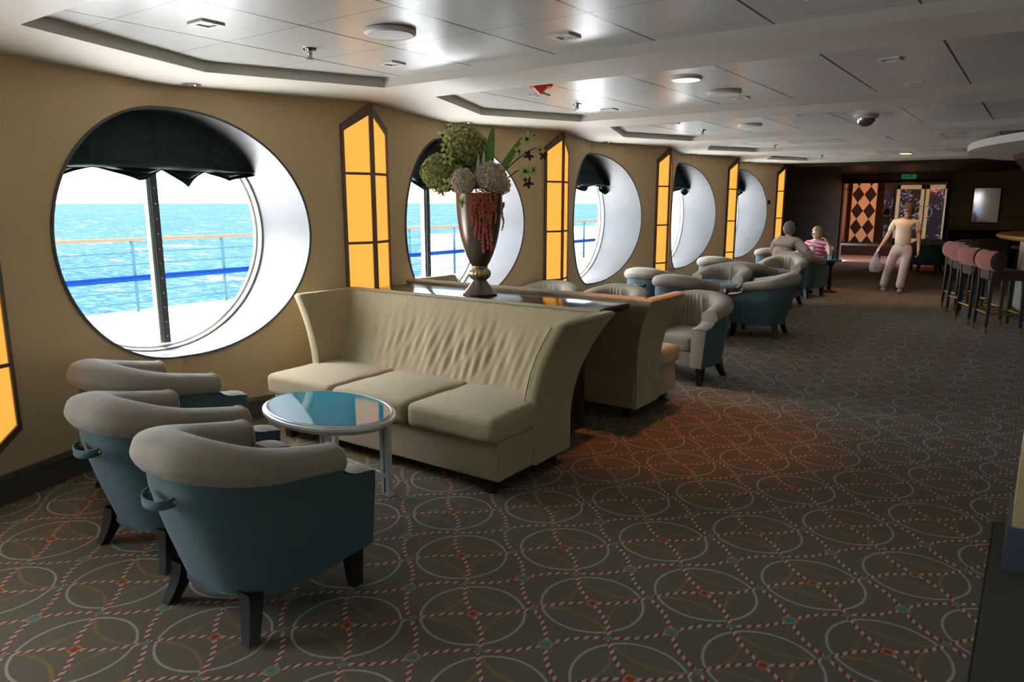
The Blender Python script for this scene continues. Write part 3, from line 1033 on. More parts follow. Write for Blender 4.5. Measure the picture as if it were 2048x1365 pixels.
    # legs
    for sx in (-1, 1):
        m = MB()
        x = sx * 0.265
        m.prism([(-0.030, -0.032), (0.030, -0.032), (0.030, 0.032), (-0.030, 0.032)], 0, 1,
                lambda a, b, t: (x + a * (0.72 + 0.38 * t), 0.295 + b * (0.72 + 0.38 * t) + 0.012 * (1 - t), 0.175 * t))
        m.build('leg', M['legwood'], root, smooth=False)
        m = MB()
        def rl(u, v):
            t = v; c4 = [(-1, -1), (1, -1), (1, 1), (-1, 1)][round(u * 4) % 4]
            sw = 0.85 + 0.4 * t
            k = (1 - t) ** 1.6
            return (sx * (0.215 + 0.045 * k) + c4[0] * 0.027 * sw, -0.165 - 0.05 * k + c4[1] * 0.027 * sw, 0.18 * t)
        m.grid(rl, 4, 6, cu=True)
        b = [rl(i / 4, 0) for i in range(4)]; m.add(b, [(0, 1, 2, 3)])
        m.build('leg', M['legwood'], root, smooth=False)
    # fabric pull loop on the back
    m = MB()
    def loop(u, v):
        a = u * pi
        x = 0.085 * cos(a); y = -0.352 - 0.055 * sin(a) ** 0.8
        z = 0.565 - 0.012 * sin(a) + (v - 0.5) * 0.034
        return (x, y, z)
    m.grid(loop, 24, 2)
    o = m.build('pull_loop', M['blue'], root)
    sol = o.modifiers.new('s', 'SOLIDIFY'); sol.thickness = 0.006
    m = MB()
    for sx in (-1, 1): m.sphere((sx * 0.085, -0.352, 0.563), 0.009, 8, 6)
    m.build('stud', M['brass'], root)
    return root

chair = make_chair()
R = radians
chairs = [
    # x, y, facing angle (0 = facing +Y), label
    (-2.46, 1.60, R(2), 'nearest blue tub armchair with taupe rolled back, in front of the oval table'),
    (-3.225, 1.70, R(3), 'blue tub armchair with taupe rolled back, middle of the three near chairs'),
    (-3.95, 2.02, R(0), 'blue tub armchair with taupe roll nearest the window wall, rearmost of three near chairs'),
    (-2.55, 6.36, R(176), 'tub armchair facing the camera beside the aisle, just behind the second sofa'),
    (-3.42, 6.42, R(180), 'tub armchair facing the camera behind the second sofa, middle of its row of three'),
    (-4.15, 6.30, R(182), 'tub armchair facing the camera by the window wall, directly right of the vase foot'),
    (-4.07, 8.84, R(-2), 'blue tub armchair with its back to us below the third round window'),
    (-3.38, 8.22, R(-4), 'tub armchair with its back to us in front of the second teal table'),
    (-2.63, 8.94, R(95), 'blue tub armchair turned sideways on the aisle beside the second teal table'),
    (-3.42, 9.62, R(178), 'tub armchair facing us behind the second teal table'),
    (-3.36, 10.52, R(-4), 'tub armchair with a long taupe arm, back to back behind the teal table group'),
    (-4.05, 11.30, R(-2), 'blue tub armchair with its back to us below the fourth round window'),
    (-3.25, 11.80, R(176), 'tub armchair facing us, just in front of the seated grey-haired man'),
    (-3.98, 13.95, R(-2), 'blue tub armchair left of the seated grey-haired man, near the farthest sconce'),
    (-3.30, 13.08, R(-14), 'dark blue tub armchair in which the grey-haired man sits'),
    (-3.52, 14.98, R(165), 'tub armchair in which the lady in the pink striped top sits'),
    (-2.08, 19.6, R(20), 'blue tub armchair by the far booth, right behind the walking woman'),
    (-1.22, 19.6, R(-15), 'blue tub armchair by the far booth, between walking woman and bar stools'),
]
for i, (x, y, a, lab) in enumerate(chairs): place(chair, i == 0, (x, y, 0), a, lab)

# ------------------------------------------------------------------ sofas
def make_sofa(label):
    root = empty('wing_sofa', (0, 0, 0), 0, label, 'sofa', 'cream three-seat wing sofas back to back')
    # local: faces -Y; y=0 is the front of the base
    HB = 0.955
    m = MB(); m.rbox(-HB, HB, 0.02, 0.78, 0.085, 0.315, 0.015, 4)
    m.build('base', M['sofa'], root)
    # wings: curve outward and backward
    def flare(z): return 0.0 + 0.185 * max(0, (z - 0.30) / 0.62) ** 2.2
    def rear(z): return 0.77 + 0.20 * max(0, (z - 0.25) / 0.67) ** 1.8
    for sg in (-1, 1):
        m = MB()
        def wing(u, v):
            z = lerp(0.085, 0.93, v)
            yf = 0.365 + 0.025 * max(0, (z - 0.3)) ; yr = rear(z)
            xo = HB + 0.012 + flare(z); th = 0.085
            ring = [(xo, yf + 0.012), (xo, lerp(yf, yr, 0.33)), (xo, lerp(yf, yr, 0.66)), (xo, yr), (xo - th, yr), (xo - th, lerp(yf, yr, 0.66)), (xo - th, lerp(yf, yr, 0.33)), (xo - th, yf + 0.012), (xo - th + 0.014, yf), (xo - 0.014, yf)]
            x, y = ring[round(u * 10) % 10]
            return (sg * x, y, z)
        m.grid(wing, 10, 24, cu=True)
        top = [wing(i / 10, 1.0) for i in range(10)]; bot = [wing(i / 10, 0) for i in range(10)]
        cxt = [sum(p[k] for p in top) / 10 for k in range(3)]
        ins = [(lerp(p[0], cxt[0], 0.25), lerp(p[1], cxt[1], 0.06), p[2] + 0.014) for p in top]
        m.add(top + ins, [(i, (i + 1) % 10, 10 + (i + 1) % 10, 10 + i) for i in range(10)] + [tuple(range(10, 20))])
        m.add(bot, [tuple(range(10))])
        o = m.build('wing_arm', M['sofa'], root, angle=50)
        m = MB()
        m.tube([(sg * (HB + 0.012 + flare(z) - 0.085), 0.365 + 0.025 * max(0, z - 0.3), z) for z in [0.44 + 0.025 * i for i in range(20)]], 0.0055, 6)
        m.build('piping', M['sofa'], o)
    # back with wrinkled inner face
    m = MB()
    rn = random.Random(5)
    ph = [rn.uniform(0, 6) for _ in range(6)]
    def backs(u, v):
        z = lerp(0.085, 0.935, v)
        w_ = HB + flare(z) - 0.06
        x = lerp(-w_, w_, u)
        return x, z, w_
    def inner(u, v):
        x, z, w_ = backs(u, v)
        t = max(0, (z - 0.42) / 0.5)
        y = 0.55 + 0.30 * t ** 1.15
        k = math.exp(-((t - 0.42) / 0.36) ** 2)
        wr = 0.009 * sin(x * 62 + 9 * t + 2.2 * sin(x * 9 + ph[0])) + 0.006 * sin(x * 101 - 6 * t + ph[1]) + 0.010 * sin(x * 17 + ph[2] + 3 * t)
        return (x, y + wr * k * 0.62 * (0.8 + 0.2 * sin(x * 4 + 1.2)), z)
    m.grid(inner, 240, 40)
    def outer(u, v):
        x, z, w_ = backs(u, v); return (x, rear(z) - 0.006, z)
    m.grid(outer, 24, 24)
    def topc(u, v):
        x, z, w_ = backs(u, 1.0); a = inner(u, 1.0)[1]; b = rear(0.935) - 0.006
        return (x, lerp(a, b, v), z + 0.016 * sin(pi * v))
    m.grid(topc, 60, 6)
    m.build('back', M['sofa'], root, angle=60)
    # cushions
    cw = 2 * (HB + 0.015) / 3
    for i in range(3):
        x0 = -HB - 0.015 + i * cw
        m = MB()
        rn2 = random.Random(i)
        a1, a2 = rn2.uniform(0, 6), rn2.uniform(0, 6)
        m.rbox(x0 + 0.004, x0 + cw - 0.004, -0.035, 0.62, 0.312, 0.455, 0.038, 14, crown=0.022,
               fn=lambda q: (q.x, q.y, q.z + (0.0035 * sin(q.x * 60 + q.y * 25 + a1) * math.exp(-((q.y - 0.45) / 0.2) ** 2) if q.z > 0.4 else 0.003 * sin(q.x * 30 + a2))))
        m.build('seat_cushion', M['sofa'], root)
    for sx in (-1, 1):
        for y in (0.08, 0.70):
            m = MB(); m.prism([(-0.035, -0.035), (0.035, -0.035), (0.035, 0.035), (-0.035, 0.035)], 0, 1, lambda a, b, t: (sx * (HB - 0.09) + a * (0.8 + 0.2 * t), y + b * (0.8 + 0.2 * t), 0.09 * t))
            m.build('foot', M['legwood'], root, smooth=False)
    return root
sofa = make_sofa('large cream wing sofa facing the camera behind the oval table')
sofa.location = (-3.21, 2.965, 0)
sofa.rotation_euler = (0, 0, R(0.8))
s2 = place(sofa, False, (-3.26, 5.52, 0), R(180), 'cream wing sofa behind the console, seen from its back with only its right wing clear')

# ------------------------------------------------------------------ console table
con = empty('console_table', (-3.26, 4.24, 0), 0, 'long dark lacquered console table between the two sofas, carrying the flower vase', 'console table')
m = MB(); m.rbox(-1.03, 1.03, -0.235, 0.235, 0.875, 0.925, 0.008, 1)
m.build('table_top', M['console'], con, angle=30)
for sx in (-1, 1):
    m = MB(); m.rbox(sx * 0.70 - 0.03, sx * 0.70 + 0.03, -0.16, 0.16, 0, 0.875, 0.006, 1); m.build('leg_panel', M['legwood'], con)
m = MB(); m.rbox(-0.67, 0.67, -0.02, 0.02, 0.35, 0.87, 0.006, 1); m.build('apron', M['darkwood'], con)

# ------------------------------------------------------------------ oval tables
def make_table(zt, ax, by, label, leg='silver', top='whitish'):
    root = empty('oval_table', (0, 0, 0), 0, label, 'table', 'oval teal glass topped tables')
    m = MB()
    pr = [(0.80, -0.052), (0.90, -0.050), (0.93, -0.036), (0.975, -0.034), (1.0, -0.022), (0.995, -0.008), (0.955, -0.006), (0.95, 0.0), (0.93, 0.004), (0.91, 0.0)]
    def rim(u, v):
        r, z = pr[round(v * (len(pr) - 1))]; a = u * 2 * pi
        e = 1.0
        return (ax * cos(a) * (1 - (1 - r) * 0.75), by * sin(a) * (1 - (1 - r) * 1.05), zt + z)
    m.grid(rim, 72, len(pr) - 1, cu=True)
    b = [rim(i / 72, 0) for i in range(72)]; m.add(b, [tuple(range(72))])
    m.build('table_rim', M['silver'], root, angle=25)
    m = MB()
    m.prism([(ax * 0.93 * cos(2 * pi * i / 64), by * 0.905 * sin(2 * pi * i / 64)) for i in range(64)], zt - 0.006, zt + 0.003)
    m.build('glass_top', M['teal'], root, smooth=False)
    for sx in (-1, 1):
        for sy in (-1, 1):
            m = MB()
            x, y = sx * ax * 0.56, sy * by * 0.62
            for d in (-0.021, 0.021):
                m.box(x + d - 0.014, x + d + 0.014, y - 0.014, y + 0.014, 0.0, zt - 0.045)
            m.box(x - 0.038, x + 0.038, y - 0.018, y + 0.018, 0.0, 0.012)
            m.box(x - 0.036, x + 0.036, y - 0.016, y + 0.016, 0.105, 0.125)
            m.build('leg', M['silver'], root, smooth=False)
    m = MB()
    for sy in (-1, 1): m.box(-ax * 0.56, ax * 0.56, sy * by * 0.62 - 0.008, sy * by * 0.62 + 0.008, 0.105, 0.12)
    m.box(-0.01, 0.01, -by * 0.62, by * 0.62, 0.105, 0.12)
    m.build('stretcher', M['silver'], root, smooth=False)
    return root
t1 = make_table(0.495, 0.445, 0.305, 'oval teal glass coffee table with silver rim in front of the cream sofa')
t1.location = (-3.06, 2.52, 0); t1.rotation_euler = (0, 0, R(-6))
t2 = make_table(0.60, 0.34, 0.30, 'oval teal glass table in the middle of the second group of tub armchairs')
t2.location = (-3.34, 8.98, 0)
t3 = place(t2, False, (-3.30, 11.15, 0), 0, 'small teal glass table edge in front of the armchair before the seated man')

# small side table by the lady
st = empty('side_table', (-3.00, 13.98, 0), 0, 'small dark pedestal table with teal top beside the lady in pink stripes', 'table')
m = MB(); m.lathe([(0, 0.56), (0.17, 0.56), (0.18, 0.575), (0.18, 0.59), (0.0, 0.59)], seg=28); m.build('table_top', M['teal'], st)
m = MB(); m.lathe([(0, 0), (0.15, 0.0), (0.14, 0.025), (0.035, 0.05), (0.03, 0.45), (0.09, 0.56)], seg=20); m.build('pedestal', M['legwood'], st)
m = MB(); m.lathe([(0, 0.0), (0.032, 0.0), (0.038, 0.09), (0.034, 0.09), (0.0, 0.01)], seg=16)
tag(m.build('drinking_glass', M['bag'], loc=(-3.02, 13.95, 0.592)), 'small clear glass on the pedestal table beside the lady', 'glass')

# ------------------------------------------------------------------ vase and flowers
vase = empty('pedestal_vase', (-3.335, 4.215, 0.926), 0, 'tall pewter bronze pedestal vase on the dark console', 'vase')
m = MB()
m.lathe([(0.0, 0.0), (0.128, 0.0), (0.130, 0.010), (0.120, 0.020), (0.100, 0.040), (0.078, 0.068), (0.058, 0.095), (0.050, 0.106), (0.048, 0.112)], seg=48)
m.build('foot', M['vase'], vase)
m = MB()
m.lathe([(0.048, 0.108), (0.055, 0.112, 0), (0.060, 0.118, 0.3), (0.072, 0.132, 1), (0.080, 0.155, 1), (0.074, 0.178, 1), (0.062, 0.192, 0.4), (0.056, 0.200, 0), (0.062, 0.206, 0), (0.060, 0.213, 0), (0.05, 0.216)], seg=96, flute=(18, 0.07))
m.build('fluted_knop', M['gold'], vase)
m = MB()
m.lathe([(0.056, 0.212), (0.072, 0.235), (0.098, 0.29), (0.121, 0.355), (0.140, 0.43), (0.154, 0.51), (0.164, 0.60), (0.169, 0.68), (0.170, 0.735), (0.163, 0.74), (0.158, 0.73), (0.13, 0.5), (0.0, 0.4)], seg=56)
m.build('bowl', M['vase'], vase)

def bloom(c, r, mat, label, n=520, seed=1, sc=(1, 1, 1)):
    rn = random.Random(seed)
    m = MB()
    m.sphere(c, r * 0.84, 20, 12, sc)
    gold = pi * (3 - sqrt(5))
    for i in range(n):
        z = 1 - 2 * (i + 0.5) / n; rr = sqrt(1 - z * z); a = gold * i
        d = Vector((rr * cos(a) * sc[0], rr * sin(a) * sc[1], z * sc[2]))
        d += Vector((rn.uniform(-.09, .09), rn.uniform(-.09, .09), rn.uniform(-.09, .09)))
        p = Vector(c) + d * r * rn.uniform(0.84, 0.97)
        t1_ = d.cross(Vector((0.3, 0.5, 0.8))).normalized(); t2_ = d.cross(t1_).normalized()
        s_ = r * rn.uniform(0.09, 0.14)
        up = d.normalized() * s_
        b = rn.uniform(0, pi)
        ring = []
        for k in range(4):
            ang = b + k * pi / 2
            ring.append(p + (t1_ * cos(ang) + t2_ * sin(ang)) * s_ * 1.15 + up * 0.9)
        m.add([p - up * 0.3] + ring + [p + up * 0.4], [(0, 1, 2), (0, 2, 3), (0, 3, 4), (0, 4, 1), (5, 1, 2), (5, 3, 4)])
    o = bpy.data.objects.new('x', None)
    bpy.data.objects.remove(o)
    return tag(m.build('globe_bloom', mat, smooth=False), label, 'flower', 'globe blooms in the pedestal vase')
B0 = Vector((-3.335, 4.215, 0))
# screen-right unit and depth at the bouquet
RT = Vector((0.811, 0.585, 0)); FW = Vector((-0.585, 0.811, 0))
def bp(r, z, f=0.0): return B0 + RT * r + FW * f + Vector((0, 0, z))
bloom(bp(-0.095, 2.00, 0.05), 0.135, M['olive'], 'large olive green globe flower, topmost in the vase', 620, 1, (1.05, 1.05, 0.95))
bloom(bp(-0.285, 1.81, 0.0), 0.125, M['olive'], 'olive green globe flower at the far left of the vase', 560, 2)
bloom(bp(-0.19, 1.80, 0.10), 0.085, M['olive'], 'small olive green globe flower tucked between its larger neighbours', 300, 6)
bloom(bp(-0.11, 1.745, -0.10), 0.088, M['beigefl'], 'smaller beige pink globe flower over the left rim of the vase', 420, 3)
bloom(bp(0.085, 1.775, -0.09), 0.105, M['beigefl'], 'larger beige pink globe flower over the right rim of the vase', 480, 4, (1.05, 1, .98))
bloom(bp(0.165, 1.72, -0.02), 0.065, M['beigefl'], 'small beige globe flower at the right edge of the vase rim', 260, 5)

def leaf(m, pts, wid, fold=0.15, side=None):
    pts = [Vector(p) for p in pts]
    n = 14
    def at(t):
        f = t * (len(pts) - 1); i = min(int(f), len(pts) - 2); k = f - i
        P = [pts[max(0, min(len(pts) - 1, j))] for j in (i - 1, i, i + 1, i + 2)]
        return 0.5 * ((2 * P[1]) + (-P[0] + P[2]) * k + (2 * P[0] - 5 * P[1] + 4 * P[2] - P[3]) * k * k + (-P[0] + 3 * P[1] - 3 * P[2] + P[3]) * k ** 3)
    def g(u, v):
        p = at(u); tan = (at(min(1, u + 0.02)) - at(max(0, u - 0.02))).normalized()
        sd_ = side or tan.cross(FW).normalized()
        nr = tan.cross(sd_)
        w_ = wid * (sin(pi * min(1, u * 0.93 + 0.07)) ** 0.6)
        s_ = (v - 0.5) * 2
        return p + sd_ * s_ * w_ + nr * abs(s_) * w_ * fold
    m.grid(g, n, 4)
def leafobj(pts, wid, mat, label, name='blade_leaf'):
    m = MB(); leaf(m, pts, wid)
    o = m.build(name, mat, angle=80)
    sol = o.modifiers.new('s', 'SOLIDIFY'); sol.thickness = 0.002
    return tag(o, label, 'leaf', 'long green blade leaves in the vase')
leafobj([bp(0.05, 1.70), bp(0.07, 1.85), bp(0.085, 2.0), bp(0.105, 2.13)], 0.034, M['green1'], 'tall upright green blade leaf in the centre of the vase')
leafobj([bp(0.03, 1.70, .05), bp(0.035, 1.8, .05), bp(0.04, 1.92, .05), bp(0.045, 2.02, .05)], 0.026, M['green1'], 'shorter upright green leaf left of the tall central blade')
leafobj([bp(0.09, 1.72), bp(0.17, 1.84), bp(0.25, 1.96), bp(0.315, 2.06)], 0.026, M['green1'], 'green blade leaf slanting right from the vase')
leafobj([bp(-0.05, 1.70, .05), bp(-0.03, 1.82, .05), bp(-0.015, 1.92, .05), bp(0.0, 2.0, .05)], 0.03, M['green1'], 'dark green leaf between olive bloom and central blade')
leafobj([bp(-0.02, 1.70, -.05), bp(-0.10, 1.80, -.06), bp(-0.14, 1.84, -.06), bp(-0.20, 1.86, -.05)], 0.028, M['green1'], 'dark green leaf lying over the left blooms')

def orchid(stem_pts, flowers, label, seed):
    rn = random.Random(seed)
    root = empty('orchid_stem', tuple(stem_pts[0]), 0, label, 'flower', 'green orchid stems in the vase')
    o0 = Vector(stem_pts[0])
    m = MB(); m.tube([Vector(p) - o0 for p in stem_pts], [0.007, 0.006, 0.005, 0.004, 0.003][:len(stem_pts)] if len(stem_pts) <= 5 else 0.005, 6)
    m.build('stem', M['stem'], root)
    for (c, s_, tone) in flowers:
        c = Vector(c) - o0
        m = MB()
        for k in range(5):
            a = 2 * pi * k / 5 + rn.uniform(-.3, .3)
            d = (RT * cos(a) + Vector((0, 0, 1)) * sin(a) - FW * rn.uniform(-0.1, .4)).normalized()
            leaf(m, [c, c + d * s_ * 0.5 - FW * s_ * 0.15, c + d * s_], s_ * 0.24, 0.2)
        fl = m.build('petals', M['purple'] if tone else M['green2'], root, angle=80)
        m = MB(); m.sphere(c - FW * 0.01, s_ * 0.2, 8, 6); m.build('lip', M['purple'], fl)
    m = MB()
    return root
orchid([bp(0.08, 1.68), bp(0.16, 1.80), bp(0.27, 1.90), bp(0.37, 1.97), bp(0.46, 2.0)],
       [(bp(0.29, 1.96), 0.045, 0), (bp(0.345, 2.045), 0.060, 0), (bp(0.36, 1.93), 0.04, 1), (bp(0.44, 1.97), 0.045, 0), (bp(0.465, 1.93), 0.035, 1), (bp(0.40, 2.07), 0.03, 0)],
       'green orchid spray with dark lips reaching up right from the vase', 1)
orchid([bp(0.10, 1.68), bp(0.18, 1.75), bp(0.27, 1.82), bp(0.33, 1.84), bp(0.37, 1.80)],
       [(bp(0.335, 1.82), 0.06, 0), (bp(0.39, 1.83), 0.055, 0), (bp(0.355, 1.74), 0.045, 1), (bp(0.34, 1.77), 0.035, 0)],
       'lower orchid stem with nodding green and dark purple flowers right of the vase', 2)
orchid([bp(-0.05, 1.70, .05), bp(-0.14, 1.85, .05), bp(-0.23, 1.98, .03), bp(-0.26, 2.08), bp(-0.20, 2.16)],
       [(bp(-0.255, 2.07), 0.05, 0), (bp(-0.235, 1.99), 0.05, 0), (bp(-0.20, 2.13), 0.035, 0), (bp(-0.28, 2.02), 0.03, 1)],
       'orchid stem with pale green flowers rising at the upper left of the bouquet', 3)
orchid([bp(-0.08, 1.72, -.06), bp(-0.16, 1.78, -.08), bp(-0.22, 1.76, -.1), bp(-0.25, 1.72, -.1), bp(-0.23, 1.64, -.1)],
       [(bp(-0.22, 1.73, -.12), 0.045, 0), (bp(-0.215, 1.90, -.1), 0.05, 0), (bp(-0.26, 1.68, -.1), 0.04, 0), (bp(-0.19, 1.70, -.12), 0.035, 1), (bp(-0.11, 1.60, -.17), 0.04, 0)],
       'drooping orchid stem over the left olive bloom', 4)

def tassel(r, z0, z1, f, seed, label, width=0.018):
    rn = random.Random(seed)
    m = MB()
    pts = [bp(r * 0.8, z0 + 0.03, f + 0.05), bp(r, z0, f)] + [bp(r + 0.005 * sin(k * 1.3 + seed), lerp(z0, z1, k / 8), f + (0.02 * k / 8)) for k in range(1, 9)]
    m.tube(pts, 0.0025, 5)
    n = int((z0 - z1) * 620)
    for i in range(n):
        t = rn.random(); z = lerp(z0, z1, t)
        w_ = width * (1.0 - 0.55 * t)
        c = bp(r + 0.005 * sin(t * 8 * 1.3 + seed) + rn.uniform(-w_, w_), z, f + 0.02 * t - 0.005 + rn.uniform(-w_, w_))
        s_ = rn.uniform(0.004, 0.0075)
        m.add([c + Vector((s_, 0, 0)), c + Vector((-s_, 0, 0)), c + Vector((0, s_, 0)), c + Vector((0, -s_, 0)), c + Vector((0, 0, s_)), c + Vector((0, 0, -s_))],
              [(0, 2, 4), (2, 1, 4), (1, 3, 4), (3, 0, 4), (2, 0, 5), (1, 2, 5), (3, 1, 5), (0, 3, 5)])
    return tag(m.build('amaranth_tassel', M['amaranth'], smooth=False), label, 'flower', 'hanging coral amaranth tassels over the front of the vase')
TS = [(-0.045, 1.66, 1.43, 'leftmost coral tassel hanging on the vase'), (-0.02, 1.66, 1.36, 'coral tassel second from the left on the vase'),
      (0.008, 1.67, 1.34, 'coral tassel third from the left on the vase'), (0.035, 1.67, 1.24, 'longest coral tassel, hanging at the centre of the vase'),
      (0.062, 1.67, 1.27, 'coral tassel just right of the longest one on the vase'), (0.088, 1.67, 1.26, 'coral tassel fifth from the left on the vase'),
      (0.12, 1.66, 1.45, 'short coral tassel near the right side of the vase'), (0.172, 1.60, 1.40, 'thin coral tassel hanging free at the right edge of the vase')]
for i, (r, z0, z1, lab) in enumerate(TS):
    f = -sqrt(max(0, 0.183 ** 2 - r * r)) if r < 0.15 else -0.07
    tassel(r, z0, z1, f, i, lab, 0.015 if i < 7 else 0.009)
# two white spikes standing among the leaves
for r, z, lab in ((-0.005, 1.93, 'shorter white pointed spike among the leaves in the vase'), (0.035, 1.96, 'taller white pointed spike among the leaves in the vase')):
    m = MB(); m.tube([bp(r, z - 0.16, -0.03), bp(r, z - 0.06, -0.03), bp(r + 0.004, z - 0.02, -0.03), bp(r + 0.003, z, -0.03)], [0.010, 0.012, 0.006, 0.001], 8)
    tag(m.build('white_spike', M['white']), lab, 'flower', 'white spikes in the vase')

# ------------------------------------------------------------------ ceiling fittings
def downlight(x, y, z, label, lit=False, r=0.06, group='recessed ceiling spotlights'):
    root = empty('recessed_spotlight', (x, y, z), 0, label, 'ceiling light', group)
    m = MB(); m.lathe([(r, 0.001), (r, -0.005), (r * 0.78, -0.007), (r * 0.70, -0.002)], seg=28); m.build('trim_ring', M['chrome'], root)
    m = MB(); m.lathe([(r * 0.72, -0.002), (r * 0.4, -0.004), (0, -0.005)], seg=20); m.build('lamp_glass', M['warmlamp'] if lit else M['spotlamp'], root)
    return root
DL = ['unlit spotlight in the soffit above the near round window', 'unlit spotlight in the soffit above the window behind the vase',
      'unlit spotlight in the soffit above the third round window', 'unlit spotlight in the soffit above the fourth round window', 'unlit spotlight in the soffit above the farthest round window']
for k in range(5): downlight(-4.60, 2.80 + PITCHY * k, ZS, DL[k])
def squarelight(x, y, label):
    root = empty('square_downlight', (x, y, ZP), 0, label, 'ceiling light', 'small square downlights in the ceiling panels')
    m = MB()
    for a in ((-.06, .06, -.06, -.035), (-.06, .06, .035, .06), (-.06, -.035, -.035, .035), (.035, .06, -.035, .035)): m.box(a[0], a[1], a[2], a[3], -0.010, 0.0)
    m.build('frame', M['white'], root, smooth=False)
    m = MB(); m.box(-.035, .035, -.035, .035, -0.004, 0.0); m.build('lamp_glass', M['greyplastic'], root, smooth=False)
SQ = [(-3.256, 2.08, 'square ceiling downlight above the near round window, left of the round speaker'), (-2.04, 3.28, 'square ceiling downlight right of the round speaker'),
      (-3.26, 3.29, 'square ceiling downlight beyond the near sprinkler'), (-0.825, 4.89, 'square ceiling downlight far right in the second ceiling bay'),
      (-3.26, 4.88, 'square ceiling downlight just left of the red alarm'), (-3.25, 6.0, 'square ceiling downlight beside the second sprinkler'),
      (-0.83, 5.95, 'square ceiling downlight deep in the right of the second bay'), (-2.05, 5.95, 'square ceiling downlight behind the lit round lamp'),
      (-0.82, 3.22, 'square ceiling downlight at the top edge of the view'),
      (-2.05, 7.4, 'square ceiling downlight in the third bay'), (-0.83, 7.4, 'square ceiling downlight at the right of the third bay'), (-3.26, 7.4, 'square ceiling downlight at the left of the third bay')]
for a in SQ: squarelight(*a)
def sprinkler(x, y, label):
    root = empty('sprinkler', (x, y, ZP), 0, label, 'sprinkler', 'ceiling sprinklers along the window side')
    m = MB(); m.lathe([(0.038, 0), (0.036, -0.008), (0.014, -0.012), (0.012, -0.03), (0.006, -0.035), (0.006, -0.05)], seg=20); m.build('body', M['chrome'], root)
    m = MB(); m.lathe([(0, -0.048), (0.022, -0.050), (0.022, -0.053), (0, -0.056)], seg=16)
    m.tube([(0.010, 0, -0.028), (0.016, 0, -0.04), (0.004, 0, -0.05)], 0.003, 6); m.tube([(-0.010, 0, -0.028), (-0.016, 0, -0.04), (-0.004, 0, -0.05)], 0.003, 6)
    m.build('deflector', M['chrome'], root)
for x, y, l in ((-3.32, 2.73, 'chrome ceiling sprinkler above the near round window'), (-3.30, 5.52, 'chrome ceiling sprinkler in the second ceiling bay beyond the red alarm'), (-3.28, 8.30, 'chrome ceiling sprinkler in the third ceiling bay'),
                (-3.28, 11.1, 'chrome ceiling sprinkler in the fourth ceiling bay'), (-3.28, 13.9, 'chrome ceiling sprinkler in the last ceiling bay'), (-0.10, 5.3, 'chrome ceiling sprinkler at the right edge of the view')): sprinkler(x, y, l)
sp = empty('ceiling_speaker', (-2.66, 2.68, ZP), 0, 'large round white ceiling speaker disc near the top of the view', 'ceiling speaker')
m = MB(); m.lathe([(0.115, 0), (0.125, -0.004), (0.125, -0.018), (0.112, -0.026), (0.102, -0.024)], seg=48); m.build('rim', M['white'], sp)
m = MB(); m.lathe([(0.104, -0.024), (0.05, -0.027), (0, -0.028)], seg=40); m.build('grille', M['white'], sp)
sp2 = empty('ceiling_lamp', (-2.04, 4.83, ZP), 0, 'lit round warm ceiling lamp in the second ceiling bay', 'ceiling light', 'lit warm ceiling lamps')
m = MB(); m.lathe([(0.10, 0), (0.105, -0.01), (0.09, -0.016)], seg=40); m.build('rim', M['white'], sp2)
m = MB(); m.lathe([(0.09, -0.014), (0.05, -0.020), (0, -0.022)], seg=32); m.build('lamp_glass', M['warmlamp'], sp2)
place(sp2, False, (-1.98, 14.1, ZP), 0, 'lit round warm ceiling lamp in the last ceiling bay')
place(sp, False, (-3.26 + 0.62, 8.0, ZP), 0, 'round white ceiling disc in the third ceiling bay')['group'] = 'round white ceiling discs'
sp['group'] = 'round white ceiling discs'
place(sp, False, (-2.04, 5.55, ZP), 0, 'round white ceiling disc behind the lit lamp in the second bay')
sf = empty('smoke_alarm', (-2.93, 4.40, ZP), 0, 'red wedge-shaped fire alarm on the ceiling above the vase', 'fire alarm')
m = MB(); m.rbox(-0.085, 0.085, -0.06, 0.06, -0.035, 0.0, 0.01, 1); m.build('base_plate', M['red'], sf)
m = MB(); m.prism([(-0.055, -0.03), (0.055, -0.03), (0.035, -0.05), (0.0, -0.085), (-0.035, -0.05)], -0.045, 0.045, lambda x, y, z: (x, z, y)); m.build('sounder', M['red'], sf, smooth=False)
sf.rotation_euler = (0, 0, R(35))
dm = empty('dome_camera', (-1.47, 7.82, ZP), 0, 'grey dome security camera on the ceiling at the right', 'security camera')
m = MB(); m.lathe([(0.11, 0), (0.11, -0.02), (0.085, -0.035)], seg=32); m.build('housing', M['greyplastic'], dm)
m = MB(); m.lathe([(0.085, -0.033), (0.08, -0.06), (0.055, -0.09), (0.02, -0.105), (0, -0.107)], seg=32); m.build('dome', M['chrome'], dm)
fo = empty('foyer_lamp', (-2.95, 21.9, 2.31), 0, 'orange glowing ceiling lamp in the foyer above the glass doors', 'ceiling light')
m = MB(); m.lathe([(0.24, 0), (0.24, -0.02), (0.20, -0.03)], seg=32); m.build('rim', M['brass'], fo)
m = MB(); m.lathe([(0.20, -0.028), (0.15, -0.07), (0.08, -0.10), (0, -0.11)], seg=32); m.build('lamp_glass', M['orangelamp'], fo)

